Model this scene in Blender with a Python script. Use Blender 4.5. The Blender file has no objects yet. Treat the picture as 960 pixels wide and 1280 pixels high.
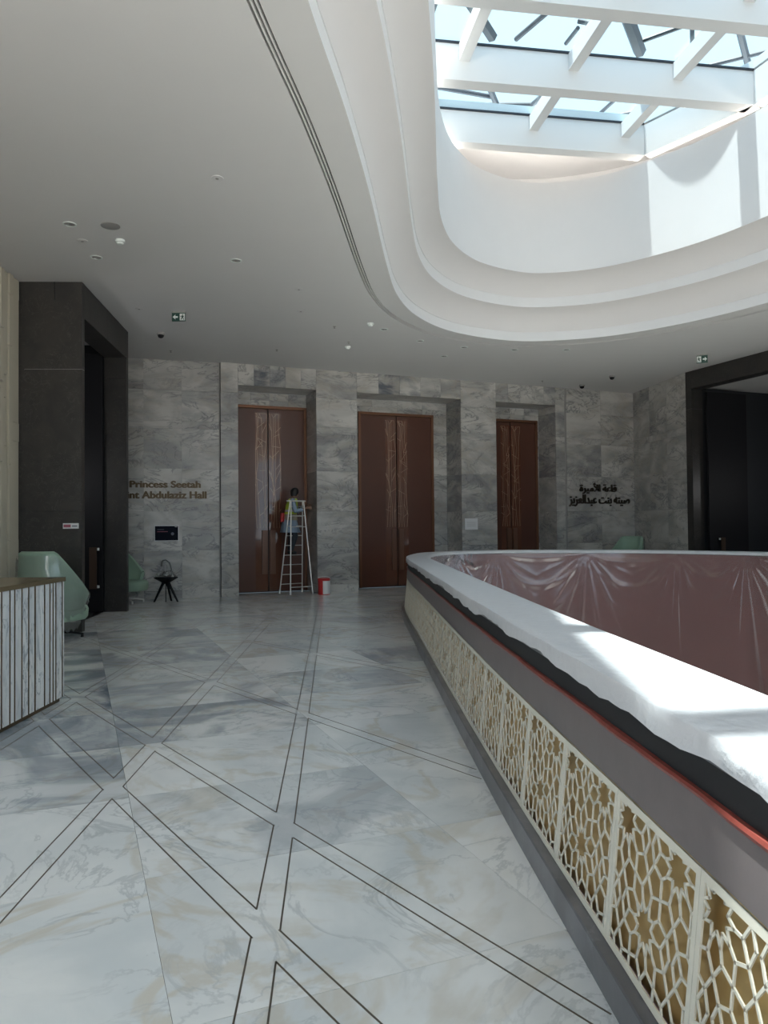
import bpy, bmesh, math, random
from mathutils import Vector, Matrix
random.seed(7)
V = Vector
scene = bpy.context.scene
COL = scene.collection

# ------------------------------------------------------------------ camera
FPX, PITCH, ROLL, EYE, H = 930.0, .0204, .009, 1.6, 5.52
cp, sp, cr, sr = math.cos(PITCH), math.sin(PITCH), math.cos(ROLL), math.sin(ROLL)
CF = V((0, cp, sp)); CU0 = V((0, -sp, cp)); CR0 = V((1, 0, 0))
CR = CR0 * cr - CU0 * sr; CU = CU0 * cr + CR0 * sr
EYEP = V((0, 0, EYE))
cam = bpy.data.cameras.new('camera'); cam.sensor_fit = 'VERTICAL'; cam.sensor_height = 32.0
cam.lens = 32.0 * FPX / 1280.0; cam.clip_start = .05; cam.clip_end = 300
camo = bpy.data.objects.new('camera', cam); COL.objects.link(camo)
camo.matrix_world = Matrix(((CR.x, CU.x, -CF.x, 0), (CR.y, CU.y, -CF.y, 0), (CR.z, CU.z, -CF.z, EYE), (0, 0, 0, 1)))
scene.camera = camo

# ------------------------------------------------------------------ light
scene.view_settings.view_transform = 'Standard'
scene.view_settings.look = 'None'
scene.view_settings.gamma = 1
scene.view_settings.use_curve_mapping = False
scene.view_settings.exposure = 0.74
world = bpy.data.worlds.new('sky'); scene.world = world; world.use_nodes = True
wn = world.node_tree; wn.nodes.clear()
SKY_STRENGTH, HAZE = .95, (.66, .85, 1.0)
wo = wn.nodes.new('ShaderNodeOutputWorld'); wb = wn.nodes.new('ShaderNodeBackground')
wb.inputs[0].default_value = (*HAZE, 1); wb.inputs[1].default_value = SKY_STRENGTH
wn.links.new(wb.outputs[0], wo.inputs[0])
sun = bpy.data.lights.new('sun', 'SUN'); sun.energy = 11.5; sun.angle = .022; sun.color = (1, .96, .9)
suno = bpy.data.objects.new('sun', sun); COL.objects.link(suno)
SUNDIR = V((-.128, .01, 1.0)).normalized()          # towards the sun: high, from the left
suno.rotation_euler = SUNDIR.to_track_quat('Z', 'Y').to_euler(); suno.location = (0, 5, 20)

# ------------------------------------------------------------------ pixel helpers
def ray(x, y): return CF + CR * ((x - 480) / FPX) + CU * ((640 - y) / FPX)
def at(x, y, z):
    d = ray(x, y); return EYEP + d * ((z - EYE) / d.z)
def hit(x, y, p0, n):
    d = ray(x, y); return EYEP + d * ((p0 - EYEP).dot(n) / d.dot(n))

# ------------------------------------------------------------------ materials
def newmat(name):
    m = bpy.data.materials.new(name); m.use_nodes = True
    nt = m.node_tree; b = nt.nodes['Principled BSDF']
    return m, nt, b
def N(nt, t, **kw):
    n = nt.nodes.new(t)
    for k, v in kw.items():
        if k in ('inp',):
            for a, c in v.items(): n.inputs[a].default_value = c
        else: setattr(n, k, v)
    return n
def plain(name, col, rough=.5, metal=0, noise=0.0, nscale=20, bump=0, spec=.5, coat=0):
    m, nt, b = newmat(name)
    b.inputs['Base Color'].default_value = (*col, 1); b.inputs['Roughness'].default_value = rough
    b.inputs['Metallic'].default_value = metal; b.inputs['Specular IOR Level'].default_value = spec
    b.inputs['Coat Weight'].default_value = coat
    if noise or bump:
        g = N(nt, 'ShaderNodeNewGeometry'); t = N(nt, 'ShaderNodeTexNoise')
        t.inputs['Scale'].default_value = nscale; t.inputs['Detail'].default_value = 5
        nt.links.new(g.outputs['Position'], t.inputs['Vector'])
        if noise:
            mr = N(nt, 'ShaderNodeMapRange'); mr.inputs[3].default_value = 1 - noise; mr.inputs[4].default_value = 1 + noise
            nt.links.new(t.outputs[0], mr.inputs[0])
            mx = N(nt, 'ShaderNodeVectorMath', operation='SCALE'); mx.inputs[0].default_value = col
            nt.links.new(mr.outputs[0], mx.inputs['Scale']); nt.links.new(mx.outputs[0], b.inputs['Base Color'])
        if bump:
            bp = N(nt, 'ShaderNodeBump'); bp.inputs['Strength'].default_value = bump; bp.inputs['Distance'].default_value = .01
            nt.links.new(t.outputs[0], bp.inputs['Height']); nt.links.new(bp.outputs[0], b.inputs['Normal'])
    return m
def marble(name, base, cloud, vein, dark, scale=1.0, rough=.25, veinw=.02, veinamt=.7, vein2=None, stretch=(1, 1, 1), rot=(0, 0, 0), v2amt=.55):
    """base stone with clouds, thin veins; Object colour R (0..1) pushes a piece to the dark blue-grey stone"""
    m, nt, b = newmat(name); L = nt.links.new
    g = N(nt, 'ShaderNodeNewGeometry'); oi = N(nt, 'ShaderNodeObjectInfo')
    mul = N(nt, 'ShaderNodeMath', operation='MULTIPLY'); mul.inputs[1].default_value = 57.0; L(oi.outputs['Random'], mul.inputs[0])
    mp = N(nt, 'ShaderNodeMapping'); mp.inputs['Rotation'].default_value = rot; mp.inputs['Scale'].default_value = stretch
    L(g.outputs['Position'], mp.inputs['Vector'])
    ad = N(nt, 'ShaderNodeVectorMath', operation='ADD'); L(mp.outputs[0], ad.inputs[0]); L(mul.outputs[0], ad.inputs[1])
    def noise(sc, det, dist, ro=.55):
        t = N(nt, 'ShaderNodeTexNoise'); t.inputs['Scale'].default_value = sc; t.inputs['Detail'].default_value = det
        t.inputs['Distortion'].default_value = dist; t.inputs['Roughness'].default_value = ro
        L(ad.outputs[0], t.inputs['Vector']); return t.outputs[0]
    def rng(src, a, c, d=0., e=1.):
        r = N(nt, 'ShaderNodeMapRange', interpolation_type='SMOOTHSTEP'); L(src, r.inputs[0])
        for i, v in zip((1, 2, 3, 4), (a, c, d, e)): r.inputs[i].default_value = v
        return r.outputs[0]
    def ridge(src, w, amt):
        s = N(nt, 'ShaderNodeMath', operation='SUBTRACT'); s.inputs[1].default_value = .5; L(src, s.inputs[0])
        a = N(nt, 'ShaderNodeMath', operation='ABSOLUTE'); L(s.outputs[0], a.inputs[0]); return rng(a.outputs[0], 0, w, amt, 0)
    def mix(f, c1, c2):
        x = N(nt, 'ShaderNodeMix', data_type='RGBA')
        if hasattr(f, 'links'): L(f, x.inputs[0])
        else: x.inputs[0].default_value = f
        for i, c in ((6, c1), (7, c2)):
            if isinstance(c, tuple): x.inputs[i].default_value = (*c, 1)
            else: L(c, x.inputs[i])
        return x.outputs[2]
    def times(a, c):
        x = N(nt, 'ShaderNodeMath', operation='MULTIPLY'); L(a, x.inputs[0])
        if hasattr(c, 'links'): L(c, x.inputs[1])
        else: x.inputs[1].default_value = c
        return x.outputs[0]
    n1 = noise(scale * .9, 6, .8); n2 = noise(scale * 1.3, 8, 1.6, .6); n3 = noise(scale * .5, 5, .6)
    c = mix(rng(n1, .35, .68), base, cloud)
    if vein2: c = mix(times(ridge(noise(scale * .75, 7, 1.2), veinw * 1.6, v2amt), rng(n1, .3, .6)), c, vein2)
    c = mix(times(ridge(n2, veinw, veinamt), rng(n3, .35, .6)), c, vein)
    sep = N(nt, 'ShaderNodeSeparateColor'); L(oi.outputs['Color'], sep.inputs[0])
    dk = times(sep.outputs[0], rng(noise(scale * 1.1, 5, 1.0), .40, .60, .12, 1.))
    c = mix(dk, c, dark)
    sh = N(nt, 'ShaderNodeMapRange'); L(oi.outputs['Random'], sh.inputs[0]); sh.inputs[3].default_value = .94; sh.inputs[4].default_value = 1.04
    fin = N(nt, 'ShaderNodeVectorMath', operation='SCALE'); L(c, fin.inputs[0]); L(sh.outputs[0], fin.inputs['Scale'])
    L(fin.outputs[0], b.inputs['Base Color']); b.inputs['Roughness'].default_value = rough
    return m
def film(name, tint, opac, rough=.2, gloss=.3):
    """thin clear plastic: mostly transparent, some milky scatter, glossy folds"""
    m = bpy.data.materials.new(name); m.use_nodes = True; nt = m.node_tree; nt.nodes.clear(); L = nt.links.new
    o = N(nt, 'ShaderNodeOutputMaterial'); tr = N(nt, 'ShaderNodeBsdfTransparent'); df = N(nt, 'ShaderNodeBsdfDiffuse'); gl = N(nt, 'ShaderNodeBsdfGlossy')
    tr.inputs[0].default_value = (.97, .97, .98, 1); df.inputs[0].default_value = (*tint, 1); gl.inputs[0].default_value = (.9, .9, .92, 1); gl.inputs['Roughness'].default_value = rough
    m1 = N(nt, 'ShaderNodeMixShader'); m2 = N(nt, 'ShaderNodeMixShader'); m1.inputs[0].default_value = opac
    L(tr.outputs[0], m1.inputs[1]); L(df.outputs[0], m1.inputs[2])
    fr = N(nt, 'ShaderNodeLayerWeight'); fr.inputs[0].default_value = .35
    mr = N(nt, 'ShaderNodeMapRange'); L(fr.outputs['Fresnel'], mr.inputs[0]); mr.inputs[3].default_value = gloss * .25; mr.inputs[4].default_value = min(1, gloss * 2)
    L(mr.outputs[0], m2.inputs[0]); L(m1.outputs[0], m2.inputs[1]); L(gl.outputs[0], m2.inputs[2]); L(m2.outputs[0], o.inputs[0])
    return m
M = {}
M['floor'] = marble('floor_marble', (.76, .77, .765), (.60, .635, .65), (.42, .45, .47), (.17, .205, .25), .95, .15, .024, .6, (.55, .50, .41), v2amt=.6)
M['wall'] = marble('wall_marble', (.58, .565, .535), (.33, .325, .315), (.14, .14, .15), (.08, .092, .12), .85, .3, .035, .7, (.42, .37, .30), stretch=(1, 1, 2.3), rot=(0, .6, .2), v2amt=.4)
M['kerb'] = marble('kerb_marble', (.17, .17, .185), (.13, .13, .145), (.25, .25, .26), (.1, .1, .11), 2, .3, .02, .4)
M['darkstone'] = marble('dark_stone', (.036, .032, .029), (.026, .024, .023), (.12, .115, .10), (.03, .03, .03), 3.5, .42, .012, .55)
M['darkstone_inner'] = plain('dark_stone_lining', (.03, .028, .027), .45, noise=.3, nscale=12)
M['joint'] = plain('joint_backing', (.05, .05, .05), .8)  # dark backing visible through panel and slab joints
M['white'] = plain('white_plaster', (.72, .72, .73), .6, noise=.02, nscale=3)
M['ceil'] = plain('ceiling_paint', (.72, .71, .705), .7, noise=.015, nscale=2)
M['cove'] = plain('cove_paint', (.68, .665, .665), .65, noise=.015, nscale=2)
M['cream'] = plain('cream_panel', (.55, .51, .41), .55, noise=.05, nscale=6)
M['black'] = plain('black_metal', (.010, .010, .012), .6, spec=.25)
M['blackgap'] = plain('black_recess', (.008, .008, .01), .6)
M['inlay'] = plain('bronze_inlay', (.11, .09, .07), .4, metal=.4)
M['lattice'] = plain('cream_lattice', (.66, .63, .54), .45, noise=.04, nscale=30)
M['gold'] = plain('brass_sheet', (.60, .41, .17), .3, metal=.85, noise=.12, nscale=3)
M['band'] = plain('film_covered_band', (.15, .125, .125), .38, noise=.15, nscale=7, bump=.15)
M['rededge'] = plain('dark_red_edge', (.20, .045, .035), .35, noise=.3, nscale=14, bump=.3)
M['maroon'] = plain('maroon_board', (.19, .085, .08), .35, noise=.12, nscale=1.5)
M['sheet'] = plain('white_plastic_sheet', (.60, .605, .63), .35, noise=.06, nscale=14, bump=.9)
M['film'] = film('clear_plastic_film', (.70, .64, .68), .07, .22, .4)
M['wrap'] = film('chair_wrap_film', (.7, .8, .74), .10, .2, .35)
M['door'] = plain('brown_door_lacquer', (.105, .04, .025), .32, noise=.08, nscale=2)
M['doorgloss'] = plain('brown_gloss_panel', (.15, .065, .042), .07, noise=.1, nscale=2, coat=.5)
M['copper'] = plain('copper_trim', (.20, .095, .055), .35, metal=.6)
M['plate'] = plain('dark_bronze_plate', (.075, .048, .035), .4, metal=.4)
M['handle'] = plain('brown_handle', (.17, .085, .055), .3, metal=.3)
M['copperline'] = plain('copper_line', (.52, .35, .24), .35, metal=.5)
M['bronze'] = plain('bronze_letter', (.085, .058, .03), .35, metal=.6)
M['bronzedark'] = plain('dark_bronze_letter', (.05, .038, .028), .4, metal=.5)
M['green'] = plain('sage_green_upholstery', (.30, .43, .33), .6, noise=.05, nscale=12)
M['alu'] = plain('aluminium', (.62, .61, .58), .35, metal=.75)
M['steel'] = plain('dark_steel', (.018, .022, .032), .5)
M['desk'] = marble('desk_marble', (.82, .82, .81), (.66, .68, .70), (.22, .25, .29), (.2, .2, .2), 2.2, .3, .035, .8, stretch=(1, 2.2, .55), rot=(.75, 0, 0))
M['brass'] = plain('antique_brass', (.12, .08, .04), .38, metal=.6)
M['desktop'] = plain('bronze_top', (.23, .18, .11), .25, metal=.4, noise=.1, nscale=5)
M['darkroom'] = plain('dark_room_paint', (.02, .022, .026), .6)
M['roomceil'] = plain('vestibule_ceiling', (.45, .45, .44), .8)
M['beam'] = plain('white_beam_paint', (.72, .72, .72), .5)
M['paper'] = plain('white_paper', (.75, .75, .76), .7)
M['skin'] = plain('brown_skin', (.20, .11, .07), .55)
M['hair'] = plain('black_hair', (.012, .011, .012), .6)
M['vest'] = plain('hi_vis_yellow', (.55, .68, .06), .6, noise=.08, nscale=40)
M['shirt'] = plain('blue_grey_cloth', (.25, .32, .42), .8, noise=.12, nscale=18)
M['khaki'] = plain('khaki_cloth', (.30, .27, .20), .8)
M['trouser'] = plain('charcoal_cloth', (.035, .04, .05), .85)
M['shoe'] = plain('dark_shoe', (.02, .02, .02), .6)
M['red'] = plain('red_plastic', (.55, .03, .03), .45)
M['sign_green'] = plain('exit_green', (.012, .06, .045), .4)
M['sign_white'] = plain('sign_white', (.75, .8, .78), .5)
M['screen'] = plain('dark_screen', (.008, .01, .02), .6, spec=.1)
M['pink'] = plain('pink_print', (.35, .10, .14), .5)
M['greyline'] = plain('grey_print', (.18, .19, .24), .5)
M['lowfloor'] = plain('lower_floor_stone', (.5, .47, .44), .4, noise=.1, nscale=1)
M['bounce'] = plain('bounce_ground', (.78, .74, .68), .7, noise=.08, nscale=2)  # pale so the added outside ground reflects more sun indoors
M['lens'] = plain('lamp_reflector', (.85, .85, .83), .2, metal=.7)
M['grille'] = plain('grille_grey', (.33, .32, .31), .6)
M['gooseneck'] = plain('dark_grey_metal', (.11, .11, .11), .4, metal=.4)
M['greyplastic'] = plain('grey_plastic', (.55, .55, .54), .5)
def glassmat():
    m = bpy.data.materials.new('skylight_glass'); m.use_nodes = True; nt = m.node_tree; nt.nodes.clear(); L = nt.links.new
    o = N(nt, 'ShaderNodeOutputMaterial'); tr = N(nt, 'ShaderNodeBsdfTransparent'); gl = N(nt, 'ShaderNodeBsdfGlossy'); mx = N(nt, 'ShaderNodeMixShader')
    tr.inputs[0].default_value = (.90, .97, .99, 1); gl.inputs['Roughness'].default_value = .02; mx.inputs[0].default_value = .03
    L(tr.outputs[0], mx.inputs[1]); L(gl.outputs[0], mx.inputs[2]); L(mx.outputs[0], o.inputs[0]); return m
M['glass'] = glassmat()

# ------------------------------------------------------------------ mesh helpers
class MB:
    def __init__(s): s.v = []; s.f = []; s.m = []; s.cur = 0
    def quad(s, a, b, c, d):
        i = len(s.v); s.v += [tuple(a), tuple(b), tuple(c), tuple(d)]; s.f.append((i, i + 1, i + 2, i + 3)); s.m.append(s.cur)
    def poly(s, pts):
        i = len(s.v); s.v += [tuple(p) for p in pts]; s.f.append(tuple(range(i, i + len(pts)))); s.m.append(s.cur)
    def hexa(s, p):                                   # 8 points: bottom 0-3 ccw, top 4-7
        i = len(s.v); s.v += [tuple(q) for q in p]
        for f in ((3, 2, 1, 0), (4, 5, 6, 7), (0, 1, 5, 4), (1, 2, 6, 5), (2, 3, 7, 6), (3, 0, 4, 7)):
            s.f.append(tuple(i + k for k in f)); s.m.append(s.cur)
    def box(s, x0, x1, y0, y1, z0, z1):
        s.hexa([(x0, y0, z0), (x1, y0, z0), (x1, y1, z0), (x0, y1, z0), (x0, y0, z1), (x1, y0, z1), (x1, y1, z1), (x0, y1, z1)])
    def fbox(s, o, a, b, c):                          # box from origin o with edge vectors a, b, c
        o, a, b, c = V(o), V(a), V(b), V(c)
        p = [o, o + a, o + a + b, o + b]; s.hexa(p + [q + c for q in p])
    def prism(s, pts, off):                           # polygon pts extruded by off
        off = V(off); n = len(pts); s.poly(pts); s.poly([V(p) + off for p in reversed(pts)])
        for k in range(n): s.quad(pts[k], pts[(k + 1) % n], V(pts[(k + 1) % n]) + off, V(pts[k]) + off)
    def rings(s, rings, closed=True, cap0=False, cap1=False):
        i = len(s.v); n = len(rings[0])
        for r in rings: s.v += [tuple(p) for p in r]
        for a in range(len(rings) - 1):
            for k in range(n if closed else n - 1):
                k2 = (k + 1) % n
                s.f.append((i + a * n + k, i + a * n + k2, i + (a + 1) * n + k2, i + (a + 1) * n + k)); s.m.append(s.cur)
        if cap0: s.f.append(tuple(i + k for k in reversed(range(n)))); s.m.append(s.cur)
        if cap1: s.f.append(tuple(i + (len(rings) - 1) * n + k for k in range(n))); s.m.append(s.cur)
    def tube(s, pts, rad, n=8, cap=True, flat=1.0):
        pts = [V(p) for p in pts]; R = rad if isinstance(rad, (list, tuple)) else [rad] * len(pts)
        out = []; ref = None
        for k, p in enumerate(pts):
            t = (pts[min(k + 1, len(pts) - 1)] - pts[max(k - 1, 0)]).normalized()
            if ref is None: ref = V((1, 0, 0)) if abs(t.x) < .8 else V((0, 1, 0))
            b = t.cross(ref).normalized(); a = b.cross(t).normalized(); ref = a
            out.append([p + (a * math.cos(2 * math.pi * j / n) + b * math.sin(2 * math.pi * j / n) * flat) * R[k] for j in range(n)])
        s.rings(out, True, cap, cap)
    def lathe(s, c, prof, n=20):                      # prof [(r,z)] around vertical axis at c
        c = V(c)
        s.rings([[c + V((r * math.cos(2 * math.pi * j / n), r * math.sin(2 * math.pi * j / n), z)) for j in range(n)] for r, z in prof], True, True, True)
    def mesh(s, name, mats, smooth=False, autosmooth=None):
        me = bpy.data.meshes.new(name); me.from_pydata(s.v, [], s.f)
        for m in (mats if isinstance(mats, (list, tuple)) else [mats]): me.materials.append(M[m] if isinstance(m, str) else m)
        me.polygons.foreach_set('material_index', s.m)
        if smooth: me.polygons.foreach_set('use_smooth', [True] * len(me.polygons))
        bm = bmesh.new(); bm.from_mesh(me); bmesh.ops.remove_doubles(bm, verts=bm.verts, dist=1e-5)
        bmesh.ops.recalc_face_normals(bm, faces=bm.faces); bm.to_mesh(me); bm.free()
        if smooth and autosmooth: me.set_sharp_from_angle(angle=autosmooth)
        return me
    def build(s, name, mats, parent=None, smooth=False, autosmooth=.7, origin=None):
        if origin is not None:
            o = V(origin); s.v = [tuple(V(p) - o) for p in s.v]
        ob = bpy.data.objects.new(name, s.mesh(name, mats, smooth, autosmooth)); COL.objects.link(ob)
        if origin is not None: ob.location = origin
        if parent: ob.parent = parent; ob.matrix_parent_inverse = pinv(parent)
        return ob
def pinv(p): return (Matrix.Translation(p.location) @ p.rotation_euler.to_matrix().to_4x4()).inverted()
def empty(name, loc=(0, 0, 0), rz=0):
    o = bpy.data.objects.new(name, None); COL.objects.link(o); o.location = loc; o.rotation_euler = (0, 0, rz); o.empty_display_size = .1; return o
def tag(o, label, cat, group=None):
    o['label'] = label; o['category'] = cat
    if group: o['group'] = group
    return o
def struct(o, label=None):
    o['kind'] = 'structure'
    if label: o['label'] = label
    return o
def inst(me, name, parent, loc=(0, 0, 0), rot=(0, 0, 0), color=None):
    o = bpy.data.objects.new(name, me); COL.objects.link(o); o.location = loc; o.rotation_euler = rot
    if parent: o.parent = parent; o.matrix_parent_inverse = pinv(parent)
    if color is not None: o.color = (color, 0, 0, 1)
    return o
def lparent(o, parent):                               # parent a part given in the parent's local frame
    o.parent = parent; return o
def catmull(pts, closed, step):
    n = len(pts); out = []
    for i in range(n if closed else n - 1):
        g = lambda k: V(pts[k % n]) if closed else V(pts[max(0, min(n - 1, k))])
        p0, p1, p2, p3 = g(i - 1), g(i), g(i + 1), g(i + 2)
        for j in range(24):
            t = j / 24
            out.append(.5 * ((2 * p1) + (p2 - p0) * t + (2 * p0 - 5 * p1 + 4 * p2 - p3) * t * t + (3 * p1 - p0 - 3 * p2 + p3) * t ** 3))
    if closed: out.append(out[0].copy())
    else: out.append(V(pts[-1]))
    L = [0]
    for a, b in zip(out, out[1:]): L.append(L[-1] + (b - a).length)
    m = max(2, round(L[-1] / step)); res = []; k = 0
    for j in range(m if closed else m + 1):
        d = L[-1] * j / m
        while k < len(L) - 2 and L[k + 1] < d: k += 1
        f = (d - L[k]) / max(1e-9, L[k + 1] - L[k]); res.append(out[k].lerp(out[k + 1], f))
    return res
def inward(curve):                                    # unit inward normals of a closed 2D loop
    c = V((0, 0)); n = len(curve); res = []
    area = sum(curve[i].x * curve[(i + 1) % n].y - curve[(i + 1) % n].x * curve[i].y for i in range(n))
    s = 1 if area > 0 else -1
    for i in range(n):
        t = (curve[(i + 1) % n] - curve[i - 1]).normalized(); res.append(V((-t.y, t.x)) * s)
    return res
def loop_at(curve, nrm, off, z): return [V((p.x + q.x * off, p.y + q.y * off, z)) for p, q in zip(curve, nrm)]

# ------------------------------------------------------------------ plan curves
KERB = [(.31, 13.2), (.42, 9.9), (.535, 6.7), (.63, 4.4), (.74, 2.42), (.84, .4), (.98, -2.2), (1.6, -3.8), (3.4, -4.6), (5.8, -4.2), (7.6, -2.4), (8.5, .8), (8.85, 4.5), (8.9, 8.5), (8.65, 11.8),
        (7.95, 14.35), (6.75, 16.0), (5.3, 17.05), (3.3, 17.6), (1.75, 17.25), (.78, 16.25), (.40, 14.8)]
KC = catmull([V(p) for p in KERB], True, .155); KN = inward(KC)
F1 = [(-.53, 5.45), (-.32, 6.96), (-.13, 8.7), (.07, 11.0), (.26, 12.5), (.63, 13.72), (1.31, 14.78), (2.32, 15.5), (3.3, 15.72), (4.68, 15.36), (5.93, 14.36), (6.84, 13.1), (7.5, 11.5), (7.85, 9.5), (7.9, 7), (7.75, 4), (7.3, 1), (6.2, -1.6), (3.8, -3), (1.2, -2.9), (-.5, -1.4), (-.95, .8), (-.78, 3.2)]
FC = catmull([V(p) for p in F1], True, .2); FN = inward(FC)
RECT = (-8.2, 12.0, -6.3, 25.5)
def to_rect(c, p):
    d = (p - c); ts = []
    for a, lo, hi in ((0, RECT[0], RECT[1]), (1, RECT[2], RECT[3])):
        if abs(d[a]) > 1e-9: ts.append(((hi if d[a] > 0 else lo) - c[a]) / d[a])
    t = min(ts); return c + d * t

# ------------------------------------------------------------------ ceiling with stepped void
ceiling = struct(empty('ceiling'), 'white plaster ceiling with a stepped oval void up to the skylight')
cen = V((3.5, 6.5))
def annulus(loop, z, thick, name, mat, parent):
    mb = MB(); outer = [V((*to_rect(cen, V((p.x, p.y))), z)) for p in loop]
    corners = [V((x, y, z)) for x in RECT[:2] for y in RECT[2:]]
    for c in corners:                                  # snap the nearest outer samples to the corners
        k = min(range(len(outer)), key=lambda i: (outer[i] - c).length); outer[k] = c
    inner = [V((p.x, p.y, z)) for p in loop]; up = V((0, 0, thick))
    mb.rings([outer, inner, [p + up for p in inner], [p + up for p in outer]])
    return mb.build(name, mat, parent)
OFFS = .455
annulus(loop_at(FC, FN, -OFFS, H), H, .1, 'ceiling_board', 'ceil', ceiling)
def ringstrip(curve, nrm, prof, name, mat, parent, smooth=True):
    mb = MB(); mb.rings([loop_at(curve, nrm, o, z) for o, z in prof]); return mb.build(name, mat, parent, smooth, .5)
for a in (.434, .398): ringstrip(FC, FN, [(-a, H + .03), (-a, H), (-a + .017, H), (-a + .017, H + .03)], 'slot_rail', 'ceil', ceiling)
ringstrip(FC, FN, [(-OFFS - .001, H + .002), (-OFFS - .001, H + .12), (-.361, H + .12), (-.361, H + .002)], 'linear_slot', 'blackgap', ceiling)
ringstrip(FC, FN, [(-.362, H + .04), (-.362, H), (0, H)], 'ceiling_border', 'ceil', ceiling)
def cove(o0, z0, o1, z1, n=8):                         # concave rise from (o0,z0) to (o1,z1)
    return [(o0 + (o1 - o0) * (1 - math.cos(math.pi / 2 * k / n)) * .55 + (o1 - o0) * k / n * .45, z0 + (z1 - z0) * math.sin(math.pi / 2 * k / n) * .55 + (z1 - z0) * k / n * .45) for k in range(n + 1)]
Z1, Z2, Z3, Z4 = H + .19, H + .61, H + .81, H + 1.19
ringstrip(FC, FN, [(0, H), (0, Z1), (.012, Z1)], 'fascia', 'white', ceiling)
ringstrip(FC, FN, cove(.012, Z1, .38, Z2), 'cove_soffit', 'cove', ceiling)
ringstrip(FC, FN, [(.38, Z2), (.38, Z3), (.392, Z3)], 'fascia', 'white', ceiling)
ringstrip(FC, FN, cove(.392, Z3, .77, Z4), 'cove_soffit', 'cove', ceiling)
ZL, ZS = 8.55, 9.32
ringstrip(FC, FN, [(.77, Z4), (.77, ZL), (.55, ZL), (-.7, ZL), (-.7, ZS + .3)], 'drum', 'white', ceiling)
led = bpy.data.materials.new('led_strip'); led.use_nodes = True; lb = led.node_tree.nodes['Principled BSDF']
lb.inputs['Emission Color'].default_value = (1, .93, .82, 1); lb.inputs['Emission Strength'].default_value = 11.0
mbl = MB(); mbl.rings([loop_at(FC, FN, o_, z_) for o_, z_ in ((.50, ZL + .003), (.50, ZL + .03), (.44, ZL + .03), (.44, ZL + .003))]); mbl.build('cove_light', led, ceiling)

# ------------------------------------------------------------------ skylight
win = struct(empty('window_1'), 'large glazed skylight with white beams above the oval void')
BE = [((1.05, 13.52), (5.06, 14.15)), ((.53, 11.58), (6.33, 12.47)), ((.1, 9.62), (6.95, 10.68)), ((-.15, 7.7), (7.2, 8.85)), ((-.3, 5.8), (7.2, 6.97)), ((-.35, 3.9), (7.0, 5.05)), ((-.35, 2.0), (6.5, 3.1)), ((.2, .1), (5.4, .95))]
BE = [(V(a), V(b)) for a, b in BE]
ZB, ZT = 8.7, 9.28
bdir = V((1, .155)).normalized(); gdir = V((-bdir.y, bdir.x))
def beam(a, b, z0, z1, w, name, mat='beam', parent=win):
    mb = MB(); d = (b - a).normalized(); n = V((-d.y, d.x)) * w
    mb.prism([V((*a, z0)), V((*b, z0)), V((*(b + n), z0)), V((*(a + n), z0))], (0, 0, z1 - z0)); return mb.build(name, mat, parent)
for a, b in BE: beam(a, b, ZB, ZT, .24, 'beam')
for (a, b), (c, d) in zip(BE, BE[1:]):
    beam(c, a, ZB, ZT, .2, 'edge_beam'); beam(d, b, ZB, ZT, -.2, 'edge_beam')
q0 = V((1.35, 11.7)).dot(bdir); PS = 1.83
def cutx(a, b, q):                                     # point on segment a-b with p.bdir = q
    t = (q - a.dot(bdir)) / (b - a).dot(bdir); return a + (b - a) * t
for (a, b), (c, d) in zip(BE, BE[1:]):
    qs = [q0 + PS * k for k in range(-2, 5)]
    lo = max(a.dot(bdir), c.dot(bdir)) + .3; hi = min(b.dot(bdir), d.dot(bdir)) - .3
    qs = [q for q in qs if lo < q < hi]
    for q in qs: beam(cutx(c, d, q) - bdir * .09, cutx(a, b, q) - bdir * .09, ZT - .27, ZT, -.17, 'purlin')
    prev = (c, a)
    for q in qs + [None]:
        nxt = (cutx(c, d, q), cutx(a, b, q)) if q is not None else (d, b)
        mb = MB(); mb.prism([V((*p, ZT + .03)) for p in (prev[0], nxt[0], nxt[1], prev[1])], (0, 0, .02)); mb.build('pane', 'glass', win)
        prev = nxt
# dark glazing bead along each beam, seen under the glass
for a, b in BE: beam(a - gdir * .03, b - gdir * .03, ZT, ZT + .03, .34, 'glazing_bead', 'steel')
# roof slab round the glass
poly = [p[0] for p in BE] + [p[1] for p in reversed(BE)]
mbr = MB(); cs = V((3.4, 7.0)); inner = []; outer = []
for k in range(len(poly)):
    a, b = poly[k], poly[(k + 1) % len(poly)]
    for j in range(6):
        p = a.lerp(b, j / 6); inner.append(V((*p, ZS))); outer.append(V((*(cs + (p - cs).normalized() * 15), ZS)))
mbr.rings([outer, inner, [p + V((0, 0, .15)) for p in inner], [p + V((0, 0, .15)) for p in outer]]); mbr.build('roof_slab', 'white', ceiling)
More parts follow.
